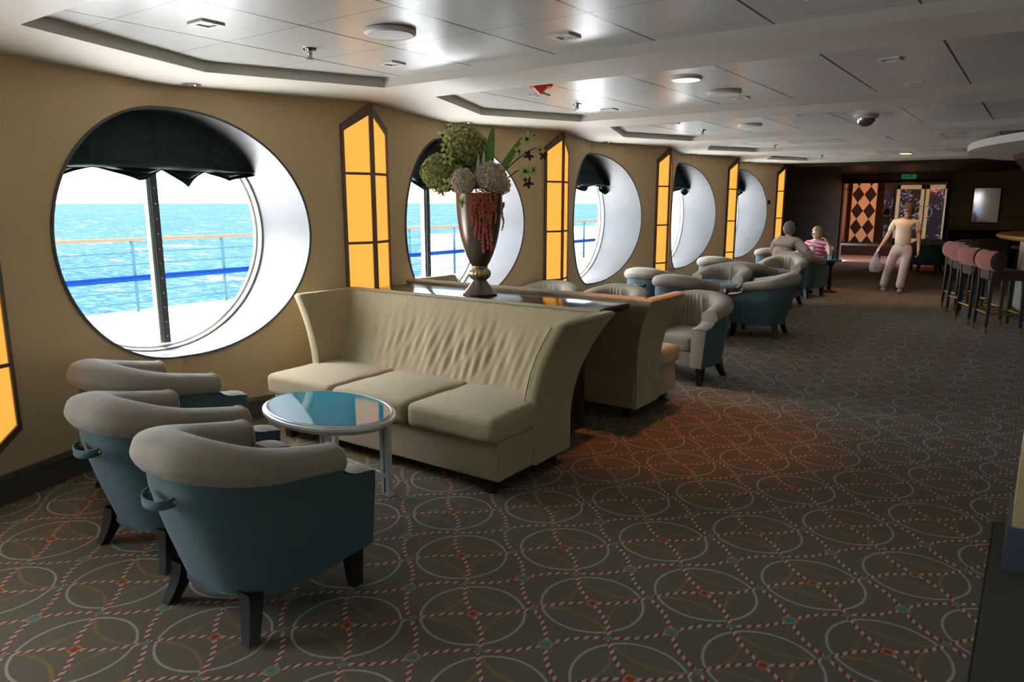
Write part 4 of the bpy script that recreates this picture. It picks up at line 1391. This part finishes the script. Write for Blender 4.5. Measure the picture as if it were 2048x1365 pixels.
def spot(name, loc, power, col, size=70, blend=0.6, tgt=(0, 0, -1), r=0.05):
    l = bpy.data.lights.new(name, 'SPOT'); l.energy = power; l.color = col; l.spot_size = R(size); l.spot_blend = blend; l.shadow_soft_size = r
    o = bpy.data.objects.new(name, l); C.objects.link(o); o.location = loc
    o.rotation_euler = Vector(tgt).to_track_quat('-Z', 'Y').to_euler()
    return o
spot('lamp_light', (-2.04, 4.83, 2.38), 17, (1.0, 0.30, 0.08), 62, 0.7)
spot('lamp_light', (-1.98, 14.1, 2.38), 14, (1.0, 0.45, 0.2), 80, 0.7)
def point(name, loc, power, col, r=0.12):
    l = bpy.data.lights.new(name, 'POINT'); l.energy = power; l.color = col; l.shadow_soft_size = r
    o = bpy.data.objects.new(name, l); C.objects.link(o); o.location = loc
point('foyer_light', (-2.95, 21.9, 2.12), 5, (1.0, 0.30, 0.09))
point('foyer_light', (-4.3, 23.0, 2.0), 6, (1.0, 0.32, 0.10))

# ------------------------------------------------------------------ bar
bar = empty('bar_counter', (1.3, 13.0, 0), 0, 'rounded bar counter with orange wooden top at the right edge behind the stools', 'bar counter')
def ell(rx, ry, n=72): return [(rx * cos(2 * pi * i / n), ry * sin(2 * pi * i / n)) for i in range(n)]
m = MB(); m.prism(ell(1.52, 2.15), 0, 1.09); m.build('bar_front', M['barfront'], bar, angle=30)
m = MB(); m.prism(ell(1.56, 2.19), 0, 0.12); m.build('kick_plate', M['darkwood'], bar, angle=30)
m = MB()
def bt(u, v):
    r, z = [(-0.10, 1.09), (0.0, 1.10), (0.03, 1.125), (0.0, 1.155), (-0.10, 1.16), (-1.5, 1.16)][round(v * 5)]
    a = u * 2 * pi
    return ((1.80 + r) * cos(a), (2.45 + r) * sin(a), z)
m.grid(bt, 72, 5, cu=True)
m.build('bar_top', M['orangewood'], bar, angle=40)
# round dropped ceiling over the bar
m = MB(); m.prism(ell(2.3, 3.6), 0, 0.09)
tag(m.build('ceiling_disc', M['soffit'], smooth=True, loc=(1.33, 12.6, 2.275), angle=30), kind='structure')
m = MB()
for i in range(24):
    pass
gl = empty('bar_canopy', (1.3, 13.0, 0), 0, 'dark angular wood-framed canopy hanging over the bar at the right edge', 'canopy')
m = MB()
def cn(u, v):
    a = u * 2 * pi
    r, z = [(1.75, 2.27), (1.72, 2.20), (1.50, 1.95), (1.42, 1.95), (1.62, 2.18), (1.66, 2.27)][round(v * 5)]
    return (r * cos(a), r * 1.35 * sin(a), z)
m.grid(cn, 12, 5, cu=True)
m.build('frame', M['legwood'], gl, smooth=False)
m = MB()
def cn2(u, v):
    a = u * 2 * pi; r, z = [(1.58, 2.06), (1.60, 2.075), (1.58, 2.09)][round(v * 2)]
    return (r * 1.02 * cos(a), r * 1.38 * sin(a), z)
m.grid(cn2, 12, 2, cu=True); m.build('gilt_strip', M['brass'], gl, smooth=False)

# stools
def make_stool():
    root = empty('bar_stool', (0, 0, 0), 0, 'x', 'bar stool', 'salmon barrel-backed bar stools')
    for sx in (-1, 1):
        for sy in (-1, 1):
            m = MB(); x, y = sx * 0.185, sy * 0.175
            m.prism([(-0.02, -0.02), (0.02, -0.02), (0.02, 0.02), (-0.02, 0.02)], 0, 1, lambda a, b, t: (x * (1.07 - 0.07 * t) + a * (0.7 + 0.4 * t), y * (1.07 - 0.07 * t) + b * (0.7 + 0.4 * t), 0.075 + 0.60 * t))
            lg = m.build('leg', M['legwood'], root, smooth=False)
            m = MB(); m.prism([(-0.016, -0.016), (0.016, -0.016), (0.016, 0.016), (-0.016, 0.016)], 0, 1, lambda a, b, t: (x * 1.08 + a * (0.8 + 0.2 * t), y * 1.08 + b * (0.8 + 0.2 * t), 0.085 * t))
            m.build('brass_tip', M['brass'], lg, smooth=False)
    m = MB()
    for sy in (-1, 1): m.tube([(-0.19, sy * 0.18, 0.25), (0.19, sy * 0.18, 0.25)], 0.011, 8)
    for sx in (-1, 1): m.tube([(sx * 0.19, -0.18, 0.25), (sx * 0.19, 0.18, 0.25)], 0.011, 8)
    m.build('footrest', M['brass'], root)
    m = MB(); m.rbox(-0.215, 0.215, -0.205, 0.215, 0.66, 0.775, 0.03, 5, crown=0.015); m.build('seat', M['maroon'], root)
    for sx in (-1, 1):
        m = MB(); m.box(sx * 0.16 - 0.018, sx * 0.16 + 0.018, -0.215, -0.185, 0.66, 0.84); m.build('back_support', M['legwood'], root, smooth=False)
    # barrel back: padded roll curving forward at the ends
    m = MB()
    def br(u, v):
        t = lerp(-1, 1, v); a = u * 2 * pi
        cx, cy_ = 0.25 * t, -0.20 + 0.05 * t * t
        r = 0.115
        return (cx, cy_ + r * 0.82 * cos(a), 0.895 + r * sin(a) * 1.05)
    m.grid(br, 24, 12, cu=True)
    bk = m.build('barrel_back', M['salmon'], root, angle=60)
    for sg in (-1, 1):
        m = MB()
        def cp(u, v):
            a = u * 2 * pi; k = [1.0, 0.97, 0.8, 0.0][round(v * 3)]; dx = [0, 0.012, 0.02, 0.024][round(v * 3)]
            return (sg * (0.25 + dx), -0.15 + 0.115 * 0.82 * cos(a) * k, 0.895 + 0.115 * 1.05 * sin(a) * k)
        m.grid(cp, 24, 3, cu=True)
        tag(m.build('end_disc', M['maroon'], bk), 'dark maroon end disc')
    return root
stool = make_stool()
fa = atan2(-0.93, 0.37)
for i, (x, y, l) in enumerate(((-0.32, 10.86, 'nearest salmon barrel-backed bar stool at the right edge'), (-0.56, 11.50, 'salmon barrel-backed bar stool, second nearest in the row at the bar'),
                              (-0.74, 12.28, 'salmon barrel-backed bar stool, third nearest in the row at the bar'), (-0.86, 12.92, 'farthest salmon barrel-backed bar stool in the row at the bar'))):
    place(stool, i == 0, (x, y, 0), fa + (0, 0.06, 0.1, 0.16)[i], l)

# far booth, mirror, pillar rope sign
bo = empty('booth_bench', (-0.75, 21.0, 0), 0, 'long dark upholstered booth bench under the far mirror', 'bench')
m = MB(); m.rbox(-1.15, 2.5, 0.15, 0.38, 0.1, 0.95, 0.05, 4); m.build('backrest', M['darkseat'], bo)
m = MB(); m.rbox(-1.15, 2.5, -0.40, 0.16, 0.12, 0.45, 0.05, 4); m.build('seat', M['darkseat'], bo)
mi = empty('wall_mirror', (-1.15, 21.46, 1.53), 0, 'rectangular wall mirror above the dark booth, reflecting pale daylight', 'mirror')
m = MB(); m.rbox(-0.30, 0.30, -0.02, 0.03, -0.44, 0.44, 0.01, 1); m.build('frame', M['darkwood'], mi)
m = MB(); m.box(-0.27, 0.27, -0.03, -0.021, -0.41, 0.41); mg = m.build('mirror_glass', M['mirror'], mi, smooth=False)
tb2 = empty('cocktail_table', (-0.35, 19.9, 0), 0, 'low pale round table in front of the far booth behind the stools', 'table')
m = MB(); m.lathe([(0, 0.60), (0.42, 0.60), (0.43, 0.62), (0.42, 0.64), (0, 0.64)], seg=32); m.build('table_top', M['barfront'], tb2)
m = MB(); m.lathe([(0, 0), (0.25, 0), (0.24, 0.03), (0.04, 0.06), (0.04, 0.60)], seg=20); m.build('pedestal', M['legwood'], tb2)
re_ = empty('booth_chair', (-0.85, 18.2, 0), R(200), 'dark red rounded chair back seen behind the farthest bar stools', 'chair')
m = MB(); m.rbox(-0.30, 0.30, -0.30, 0.25, 0.12, 0.45, 0.06, 3); m.build('seat', M['maroon'], re_)
for sx in (-0.24, 0.24):
    for sy in (-0.24, 0.24):
        m = MB(); m.box(sx - 0.02, sx + 0.02, sy - 0.02, sy + 0.02, 0, 0.13); m.build('leg', M['legwood'], re_, smooth=False)
m = MB(); m.rbox(-0.32, 0.32, 0.18, 0.34, 0.12, 0.86, 0.07, 3); m.build('backrest', M['maroon'], re_)

sg_ = empty('sign_stand', (-3.05, 19.2, 0), 0, 'slim pale stand with a small pinkish sign left of the walking woman', 'sign stand')
m = MB(); m.lathe([(0, 0), (0.17, 0), (0.16, 0.02), (0.03, 0.035), (0.022, 0.05)], seg=24); m.build('base', M['greyplastic'], sg_)
m = MB(); m.tube([(0, 0, 0.03), (0, 0, 1.30)], 0.028, 10); m.build('pole', simple('mauve_grey_pole', (0.42, 0.38, 0.48), 0.5), sg_)
m = MB(); m.rbox(-0.03, 0.15, -0.02, 0.02, 1.08, 1.28, 0.01, 1); m.build('sign_card', M['pinksign'], sg_)
m = MB(); m.sphere((0.07, 0, 1.37), 0.07, 14, 10, (1, 0.6, 1.2)); m.build('finial', simple('dim_mauve', (0.14, 0.10, 0.13), 0.5), sg_)
rp = empty('low_rail', (-3.9, 23.2, 0), 0, 'low dark rail with pale cap across the foyer, left of the sign stand', 'rail')
m = MB(); m.box(-0.95, 0.75, -0.03, 0.03, 0.36, 0.42); m.build('cap', M['darkwood'], rp, smooth=False)
for x in (-0.85, 0.65):
    m = MB(); m.box(x - 0.02, x + 0.02, -0.02, 0.02, 0, 0.36); m.build('post', M['darkwood'], rp, smooth=False)

# ------------------------------------------------------------------ people
def skin(name, joints, edges, mat, parent, root=0, sub=2):
    me = bpy.data.meshes.new(name)
    me.from_pydata([j[:3] for j in joints], edges, [])
    o = bpy.data.objects.new(name, me); C.objects.link(o); o.parent = parent
    md = o.modifiers.new('skin', 'SKIN'); md.use_smooth_shade = True
    sv = me.skin_vertices[0].data
    for i, j in enumerate(joints):
        r = j[3]; sv[i].radius = r if isinstance(r, tuple) else (r, r)
        sv[i].use_root = (i == root)
    sb = o.modifiers.new('sub', 'SUBSURF'); sb.levels = sub; sb.render_levels = sub
    dg = bpy.context.evaluated_depsgraph_get()
    ev = o.evaluated_get(dg); nm = bpy.data.meshes.new_from_object(ev)
    o.modifiers.clear(); o.data = nm; nm.name = name
    nm.materials.clear(); nm.materials.append(mat)
    nm.polygons.foreach_set('use_smooth', [True] * len(nm.polygons))
    return o
def head(parent, c, face, tilt, hairmat, hairlen=0.3, specs=False, puff=0.0):
    """head group: c centre; face = unit vector (xy) the face looks along"""
    f = Vector((face[0], face[1], tilt)).normalized()
    q = f.to_track_quat('-Y', 'Z').to_matrix().to_4x4()
    T = Matrix.Translation(c) @ q
    m = MB()
    def shp(p):
        x, y, z = p.x * 0.80, p.y * 0.95, p.z * 1.16
        if z < 0: x *= 1 + z * 2.2; y = y * (1 + z * 1.0) - 0.012 * (-z / 0.12)
        return Vector((x, y, z))
    mm = MB(); mm.sphere((0, 0, 0), 0.098, 24, 18, fn=shp)
    mm.sphere((0, -0.098, -0.012), 0.014, 10, 8, (0.8, 1.2, 1.5))         # nose
    mm.sphere((0.075, 0.005, -0.008), 0.018, 8, 8, (0.4, 0.8, 1.4)); mm.sphere((-0.075, 0.005, -0.008), 0.018, 8, 8, (0.4, 0.8, 1.4))
    mm.sphere((0, -0.080, -0.055), 0.014, 10, 6, (1.7, 0.8, 0.5))
    m.add([T @ Vector(v) for v in mm.v], mm.f)
    h = m.build('head', M['skin'], parent)
    m = MB(); mm = MB()
    for s_ in (-1, 1): mm.sphere((s_ * 0.030, -0.082, 0.012), 0.011, 8, 6)
    m.add([T @ Vector(v) for v in mm.v], mm.f); m.build('eyes', simple('eyes', (0.06, 0.04, 0.035), 0.3), h)
    m = MB(); mm = MB()
    def hs(p):
        k = 1.13 + 0.14 * max(0, hairlen - 0.28) * 0 + puff
        p = Vector((p.x * 0.80 * k, p.y * 0.98 * k + 0.012, p.z * 1.16 * k + 0.012))
        if p.y < -0.03 and p.z < 0.055: p.y = -0.03 + (p.y + 0.03) * 0.15; p.x *= 0.93
        if p.z < -hairlen * 0.25: p.z = -hairlen * 0.25 + (p.z + hairlen * 0.25) * 0.15
        p += p.normalized() * 0.005 * sin(p.x * 90) * sin(p.z * 70 + p.y * 50)
        return p
    mm.sphere((0, 0, 0), 0.098, 28, 20, fn=hs)
    m.add([T @ Vector(v) for v in mm.v], mm.f); m.build('hair', hairmat, parent)
    if specs:
        m = MB(); mm = MB()
        for s_ in (-1, 1): mm.tube([(s_ * 0.034 + 0.025 * cos(a), -0.098, 0.010 + 0.018 * sin(a)) for a in [i * 2 * pi / 12 for i in range(13)]], 0.003, 5)
        mm.tube([(-0.01, -0.10, 0.012), (0.01, -0.10, 0.012)], 0.003, 5)
        m.add([T @ Vector(v) for v in mm.v], mm.f); m.build('glasses', M['black'], parent)
def hand(J, E, wi, wrist, d, side, curl, s=1.0):
    """append palm and fingers to joint list; wi index of wrist; d direction of the hand, side = thumb side, curl = palm normal"""
    d, side, curl = Vector(d).normalized(), Vector(side).normalized(), Vector(curl).normalized()
    w_ = Vector(wrist)
    base = len(J); p = w_ + d * 0.05 * s
    J.append((*p, (0.036 * s, 0.018 * s))); E.append((wi, base))
    for k in range(4):
        off = (k - 1.5) * 0.020 * s; L = [0.066, 0.078, 0.072, 0.056][k] * s
        a = p + d * 0.035 * s - side * off
        b = a + (d * 0.8 + curl * 0.5).normalized() * L * 0.5
        c = b + (d * 0.3 + curl * 0.95).normalized() * L * 0.5
        n = len(J)
        J.append((*a, 0.010 * s)); J.append((*b, 0.0085 * s)); J.append((*c, 0.007 * s))
        E.extend([(base, n), (n, n + 1), (n + 1, n + 2)])
    n = len(J); a = w_ + d * 0.03 * s + side * 0.035 * s; b = a + (d * 0.7 + side * 0.5 + curl * 0.3).normalized() * 0.04 * s
    J.append((*a, 0.012 * s)); J.append((*b, 0.009 * s)); E.extend([(base, n), (n, n + 1)])

# walking woman: local -Y is where she faces, x to the viewer's right
wk = empty('person', (-2.03, 14.72, 0), R(8), 'woman walking toward us in cream t-shirt and pale trousers, carrying a clear bag', 'person')
J = [(0.05, 0, 0.90, 0.07), (0.05, 0, 1.06, 0.075), (0.06, -0.01, 1.22, 0.085), (0.065, -0.015, 1.33, (0.10, 0.07)), (0.075, -0.03, 1.40, 0.048), (0.085, -0.05, 1.46, 0.045)]
E = [(0, 1), (1, 2), (2, 3), (3, 4), (4, 5)]
def limb(a, pts):
    for p in pts:
        E.append((a, len(J))); J.append(p); a = len(J) - 1
    return a
l1 = limb(3, [(-0.10, 0, 1.31, 0.055), (-0.19, 0.0, 1.10, 0.042), (-0.27, -0.05, 0.93, 0.034), (-0.335, -0.10, 0.82, 0.026)])
hand(J, E, l1, J[l1][:3], (-0.4, -0.25, -0.9), (0.2, -0.9, 0), (0.9, 0.1, -0.3))
l2 = limb(3, [(0.24, 0, 1.31, 0.055), (0.30, 0.02, 1.10, 0.042), (0.315, -0.02, 0.92, 0.034), (0.32, -0.06, 0.80, 0.026)])
hand(J, E, l2, J[l2][:3], (0.05, -0.2, -1), (-0.1, -0.9, 0.1), (-0.9, 0, -0.1))
limb(0, [(-0.05, 0, 0.82, 0.06), (-0.13, -0.03, 0.48, 0.06), (-0.20, 0.03, 0.12, 0.04), (-0.205, 0.02, 0.05, 0.035)])
limb(0, [(0.14, 0, 0.82, 0.06), (0.11, -0.08, 0.47, 0.06), (0.075, -0.12, 0.12, 0.04), (0.075, -0.14, 0.05, 0.035)])
skin('body', J, E, M['skin'], wk)
head(wk, Vector((0.095, -0.065, 1.525)), (-0.15, -1), -0.25, M['hairbrown'], 0.30, True, 0.16)
J = [(0.05, 0, 0.80, (0.155, 0.135)), (0.05, 0, 1.02, (0.150, 0.130)), (0.06, -0.01, 1.20, (0.160, 0.135)), (0.065, -0.015, 1.325, (0.13, 0.09)), (0.072, -0.02, 1.36, 0.065)]
E = [(0, 1), (1, 2), (2, 3), (3, 4)]
limb(3, [(-0.11, 0, 1.31, 0.068), (-0.155, 0.0, 1.20, 0.064), (-0.175, 0, 1.13, 0.060)]); limb(3, [(0.25, 0, 1.31, 0.068), (0.285, 0.01, 1.20, 0.064), (0.297, 0.015, 1.13, 0.060)])
skin('t_shirt', J, E, M['cream'], wk)
J = [(0.05, 0, 0.93, (0.15, 0.11)), (0.05, 0, 0.86, (0.16, 0.115))]
E = [(0, 1)]
limb(1, [(-0.055, 0, 0.76, 0.108), (-0.13, -0.03, 0.48, 0.082), (-0.19, 0.02, 0.20, 0.078), (-0.205, 0.02, 0.075, 0.088)])
limb(1, [(0.145, 0, 0.76, 0.108), (0.11, -0.08, 0.47, 0.082), (0.08, -0.12, 0.20, 0.078), (0.075, -0.13, 0.075, 0.088)])
skin('trousers', J, E, M['trouser'], wk)
for x, y in ((-0.205, -0.04), (0.075, -0.20)):
    m = MB(); m.rbox(x - 0.042, x + 0.042, y - 0.10, y + 0.13, 0.0, 0.065, 0.028, 3); m.build('shoe', M['shoe'], wk)
bgx = empty('plastic_bag', (-2.37, 14.55, -0.02), R(8), 'clear plastic bag of small things carried by the walking woman', 'bag')
m = MB()
def bagf(u, v):
    a = u * 2 * pi; r = interp([(0, 0.0), (0.05, 0.07), (0.3, 0.105), (0.6, 0.085), (0.85, 0.03), (1, 0.018)], v)
    r *= 1 + 0.10 * sin(3 * a + v * 5) + 0.05 * sin(7 * a)
    return (r * cos(a), r * 0.7 * sin(a), 0.36 + 0.37 * v)
m.grid(bagf, 28, 16, cu=True); m.build('bag_film', M['bag'], bgx)
m = MB()
rn = random.Random(2)
for i in range(9): m.sphere((rn.uniform(-.05, .05), rn.uniform(-.03, .03), 0.43 + rn.uniform(0, .10)), rn.uniform(0.018, 0.032), 8, 6)
m.build('contents', simple('silver_packets', (0.55, 0.55, 0.65), 0.3, 0.3), bgx)

wk.scale = (0.95, 0.95, 0.955)
# seated man, back to us
mn = empty('person', (-3.60, 13.02, 0), R(-20), 'grey-haired man in beige shirt seated with his back to us, leaning on his arm', 'person')
J = [(0, 0.0, 0.50, 0.07), (0, 0.0, 0.66, 0.08), (0.01, 0.05, 0.84, 0.09), (0.02, 0.09, 0.96, (0.11, 0.075)), (0.02, 0.11, 1.02, 0.055), (0.02, 0.12, 1.08, 0.052)]
E = [(0, 1), (1, 2), (2, 3), (3, 4), (4, 5)]
a1 = limb(3, [(0.20, 0.09, 0.94, 0.062), (0.40, 0.16, 0.76, 0.048), (0.36, 0.36, 0.74, 0.036), (0.30, 0.46, 0.80, 0.028)])
hand(J, E, a1, J[a1][:3], (-0.3, 0.5, 0.5), (-0.8, 0, 0.3), (-0.3, -0.4, -0.4))
a2 = limb(3, [(-0.18, 0.09, 0.94, 0.062), (-0.28, 0.12, 0.72, 0.048), (-0.22, 0.34, 0.62, 0.036), (-0.16, 0.44, 0.60, 0.028)])
hand(J, E, a2, J[a2][:3], (0.3, 0.8, -0.1), (0.6, -0.2, 0.5), (0.1, -0.1, -0.9))
limb(0, [(0.10, 0.10, 0.50, 0.06), (0.14, 0.48, 0.52, 0.065), (0.15, 0.52, 0.12, 0.045), (0.15, 0.54, 0.05, 0.035)])
limb(0, [(-0.10, 0.10, 0.50, 0.06), (-0.14, 0.48, 0.52, 0.065), (-0.15, 0.52, 0.12, 0.045), (-0.15, 0.54, 0.05, 0.035)])
skin('body', J, E, M['skin'], mn)
head(mn, Vector((0.02, 0.135, 1.145)), (0.15, 1), -0.05, M['hairgrey'], 0.36)
J = [(0, 0.0, 0.42, (0.20, 0.18)), (0, 0.0, 0.66, (0.20, 0.17)), (0.01, 0.05, 0.84, (0.21, 0.155)), (0.02, 0.085, 0.955, (0.15, 0.10)), (0.02, 0.10, 1.0, 0.07)]
E = [(0, 1), (1, 2), (2, 3), (3, 4)]
limb(3, [(0.21, 0.09, 0.94, 0.078), (0.34, 0.14, 0.83, 0.072), (0.40, 0.16, 0.765, 0.066)]); limb(3, [(-0.19, 0.09, 0.94, 0.078), (-0.25, 0.11, 0.82, 0.072), (-0.28, 0.12, 0.74, 0.066)])
skin('shirt', J, E, M['beigeshirt'], mn)
J = [(0, 0.02, 0.50, (0.18, 0.14)), (0, 0.08, 0.50, (0.18, 0.13))]
E = [(0, 1)]
limb(1, [(0.11, 0.2, 0.50, 0.10), (0.14, 0.50, 0.52, 0.078), (0.15, 0.53, 0.15, 0.07)]); limb(1, [(-0.11, 0.2, 0.50, 0.10), (-0.14, 0.50, 0.52, 0.078), (-0.15, 0.53, 0.15, 0.07)])
skin('trousers', J, E, fabric('dark_brown_trouser_cloth', (0.035, 0.028, 0.022)), mn)
for x in (-0.15, 0.15):
    m = MB(); m.rbox(x - 0.045, x + 0.045, 0.47, 0.72, 0, 0.08, 0.03, 3); m.build('shoe', M['legwood'], mn)

# seated lady
ld = empty('person', (-3.42, 14.62, 0), R(10), 'blonde lady in pink and white striped top seated facing us, hand raised to her chin', 'person')
J = [(0, 0.12, 0.48, (0.15, 0.12)), (0, 0.10, 0.64, (0.14, 0.10)), (0, 0.06, 0.80, (0.16, 0.11)), (0, 0.04, 0.90, (0.11, 0.08)), (0, 0.03, 0.97, 0.046), (0, 0.0, 1.02, 0.045)]
E = [(0, 1), (1, 2), (2, 3), (3, 4), (4, 5)]
a1 = limb(3, [(0.16, 0.04, 0.88, 0.05), (0.27, -0.04, 0.66, 0.042), (0.24, -0.06, 0.84, 0.033), (0.20, -0.07, 0.90, 0.026)])
hand(J, E, a1, J[a1][:3], (-0.4, -0.1, 0.7), (-0.3, -0.8, 0.2), (-0.5, 0.1, -0.3))
a2 = limb(3, [(-0.16, 0.04, 0.88, 0.05), (-0.25, -0.06, 0.70, 0.042), (-0.33, -0.22, 0.78, 0.033), (-0.36, -0.28, 0.82, 0.026)])
hand(J, E, a2, J[a2][:3], (-0.3, -0.5, 0.5), (0.6, -0.2, 0.5), (0.1, 0.3, -0.6))
limb(0, [(0.09, 0.0, 0.50, 0.085), (0.13, -0.36, 0.53, 0.062), (0.20, -0.40, 0.14, 0.042), (0.20, -0.42, 0.05, 0.034)])
limb(0, [(-0.09, 0.0, 0.50, 0.085), (-0.12, -0.36, 0.53, 0.062), (-0.10, -0.40, 0.14, 0.042), (-0.10, -0.42, 0.05, 0.034)])
skin('body', J, E, M['skin'], ld)
head(ld, Vector((-0.005, -0.01, 1.075)), (-0.75, -0.65), -0.15, M['hairblond'], 0.34, True, 0.08)
J = [(0, 0.12, 0.48, (0.165, 0.135)), (0, 0.10, 0.64, (0.155, 0.118)), (0, 0.06, 0.80, (0.178, 0.125)), (0, 0.04, 0.895, (0.125, 0.09)), (0, 0.035, 0.925, 0.06)]
E = [(0, 1), (1, 2), (2, 3), (3, 4)]
limb(3, [(0.17, 0.04, 0.88, 0.066), (0.225, -0.0, 0.77, 0.062)]); limb(3, [(-0.17, 0.04, 0.88, 0.066), (-0.215, 0.0, 0.78, 0.062)])
skin('striped_top', J, E, M['pinkstripe'], ld)
J = [(0, 0.12, 0.50, (0.165, 0.125)), (0, 0.04, 0.50, (0.165, 0.12))]
E = [(0, 1)]
limb(1, [(0.10, -0.1, 0.505, 0.095), (0.13, -0.38, 0.53, 0.075), (0.15, -0.42, 0.40, 0.07)]); limb(1, [(-0.10, -0.1, 0.505, 0.095), (-0.12, -0.38, 0.53, 0.075), (-0.12, -0.42, 0.40, 0.07)])
skin('shorts', J, E, M['jean'], ld)
for x in (-0.10, 0.20):
    m = MB(); m.rbox(x - 0.04, x + 0.04, -0.58, -0.36, 0, 0.07, 0.028, 3); m.build('shoe', M['shoe'], ld)

ld.scale = (0.95, 0.95, 0.95)
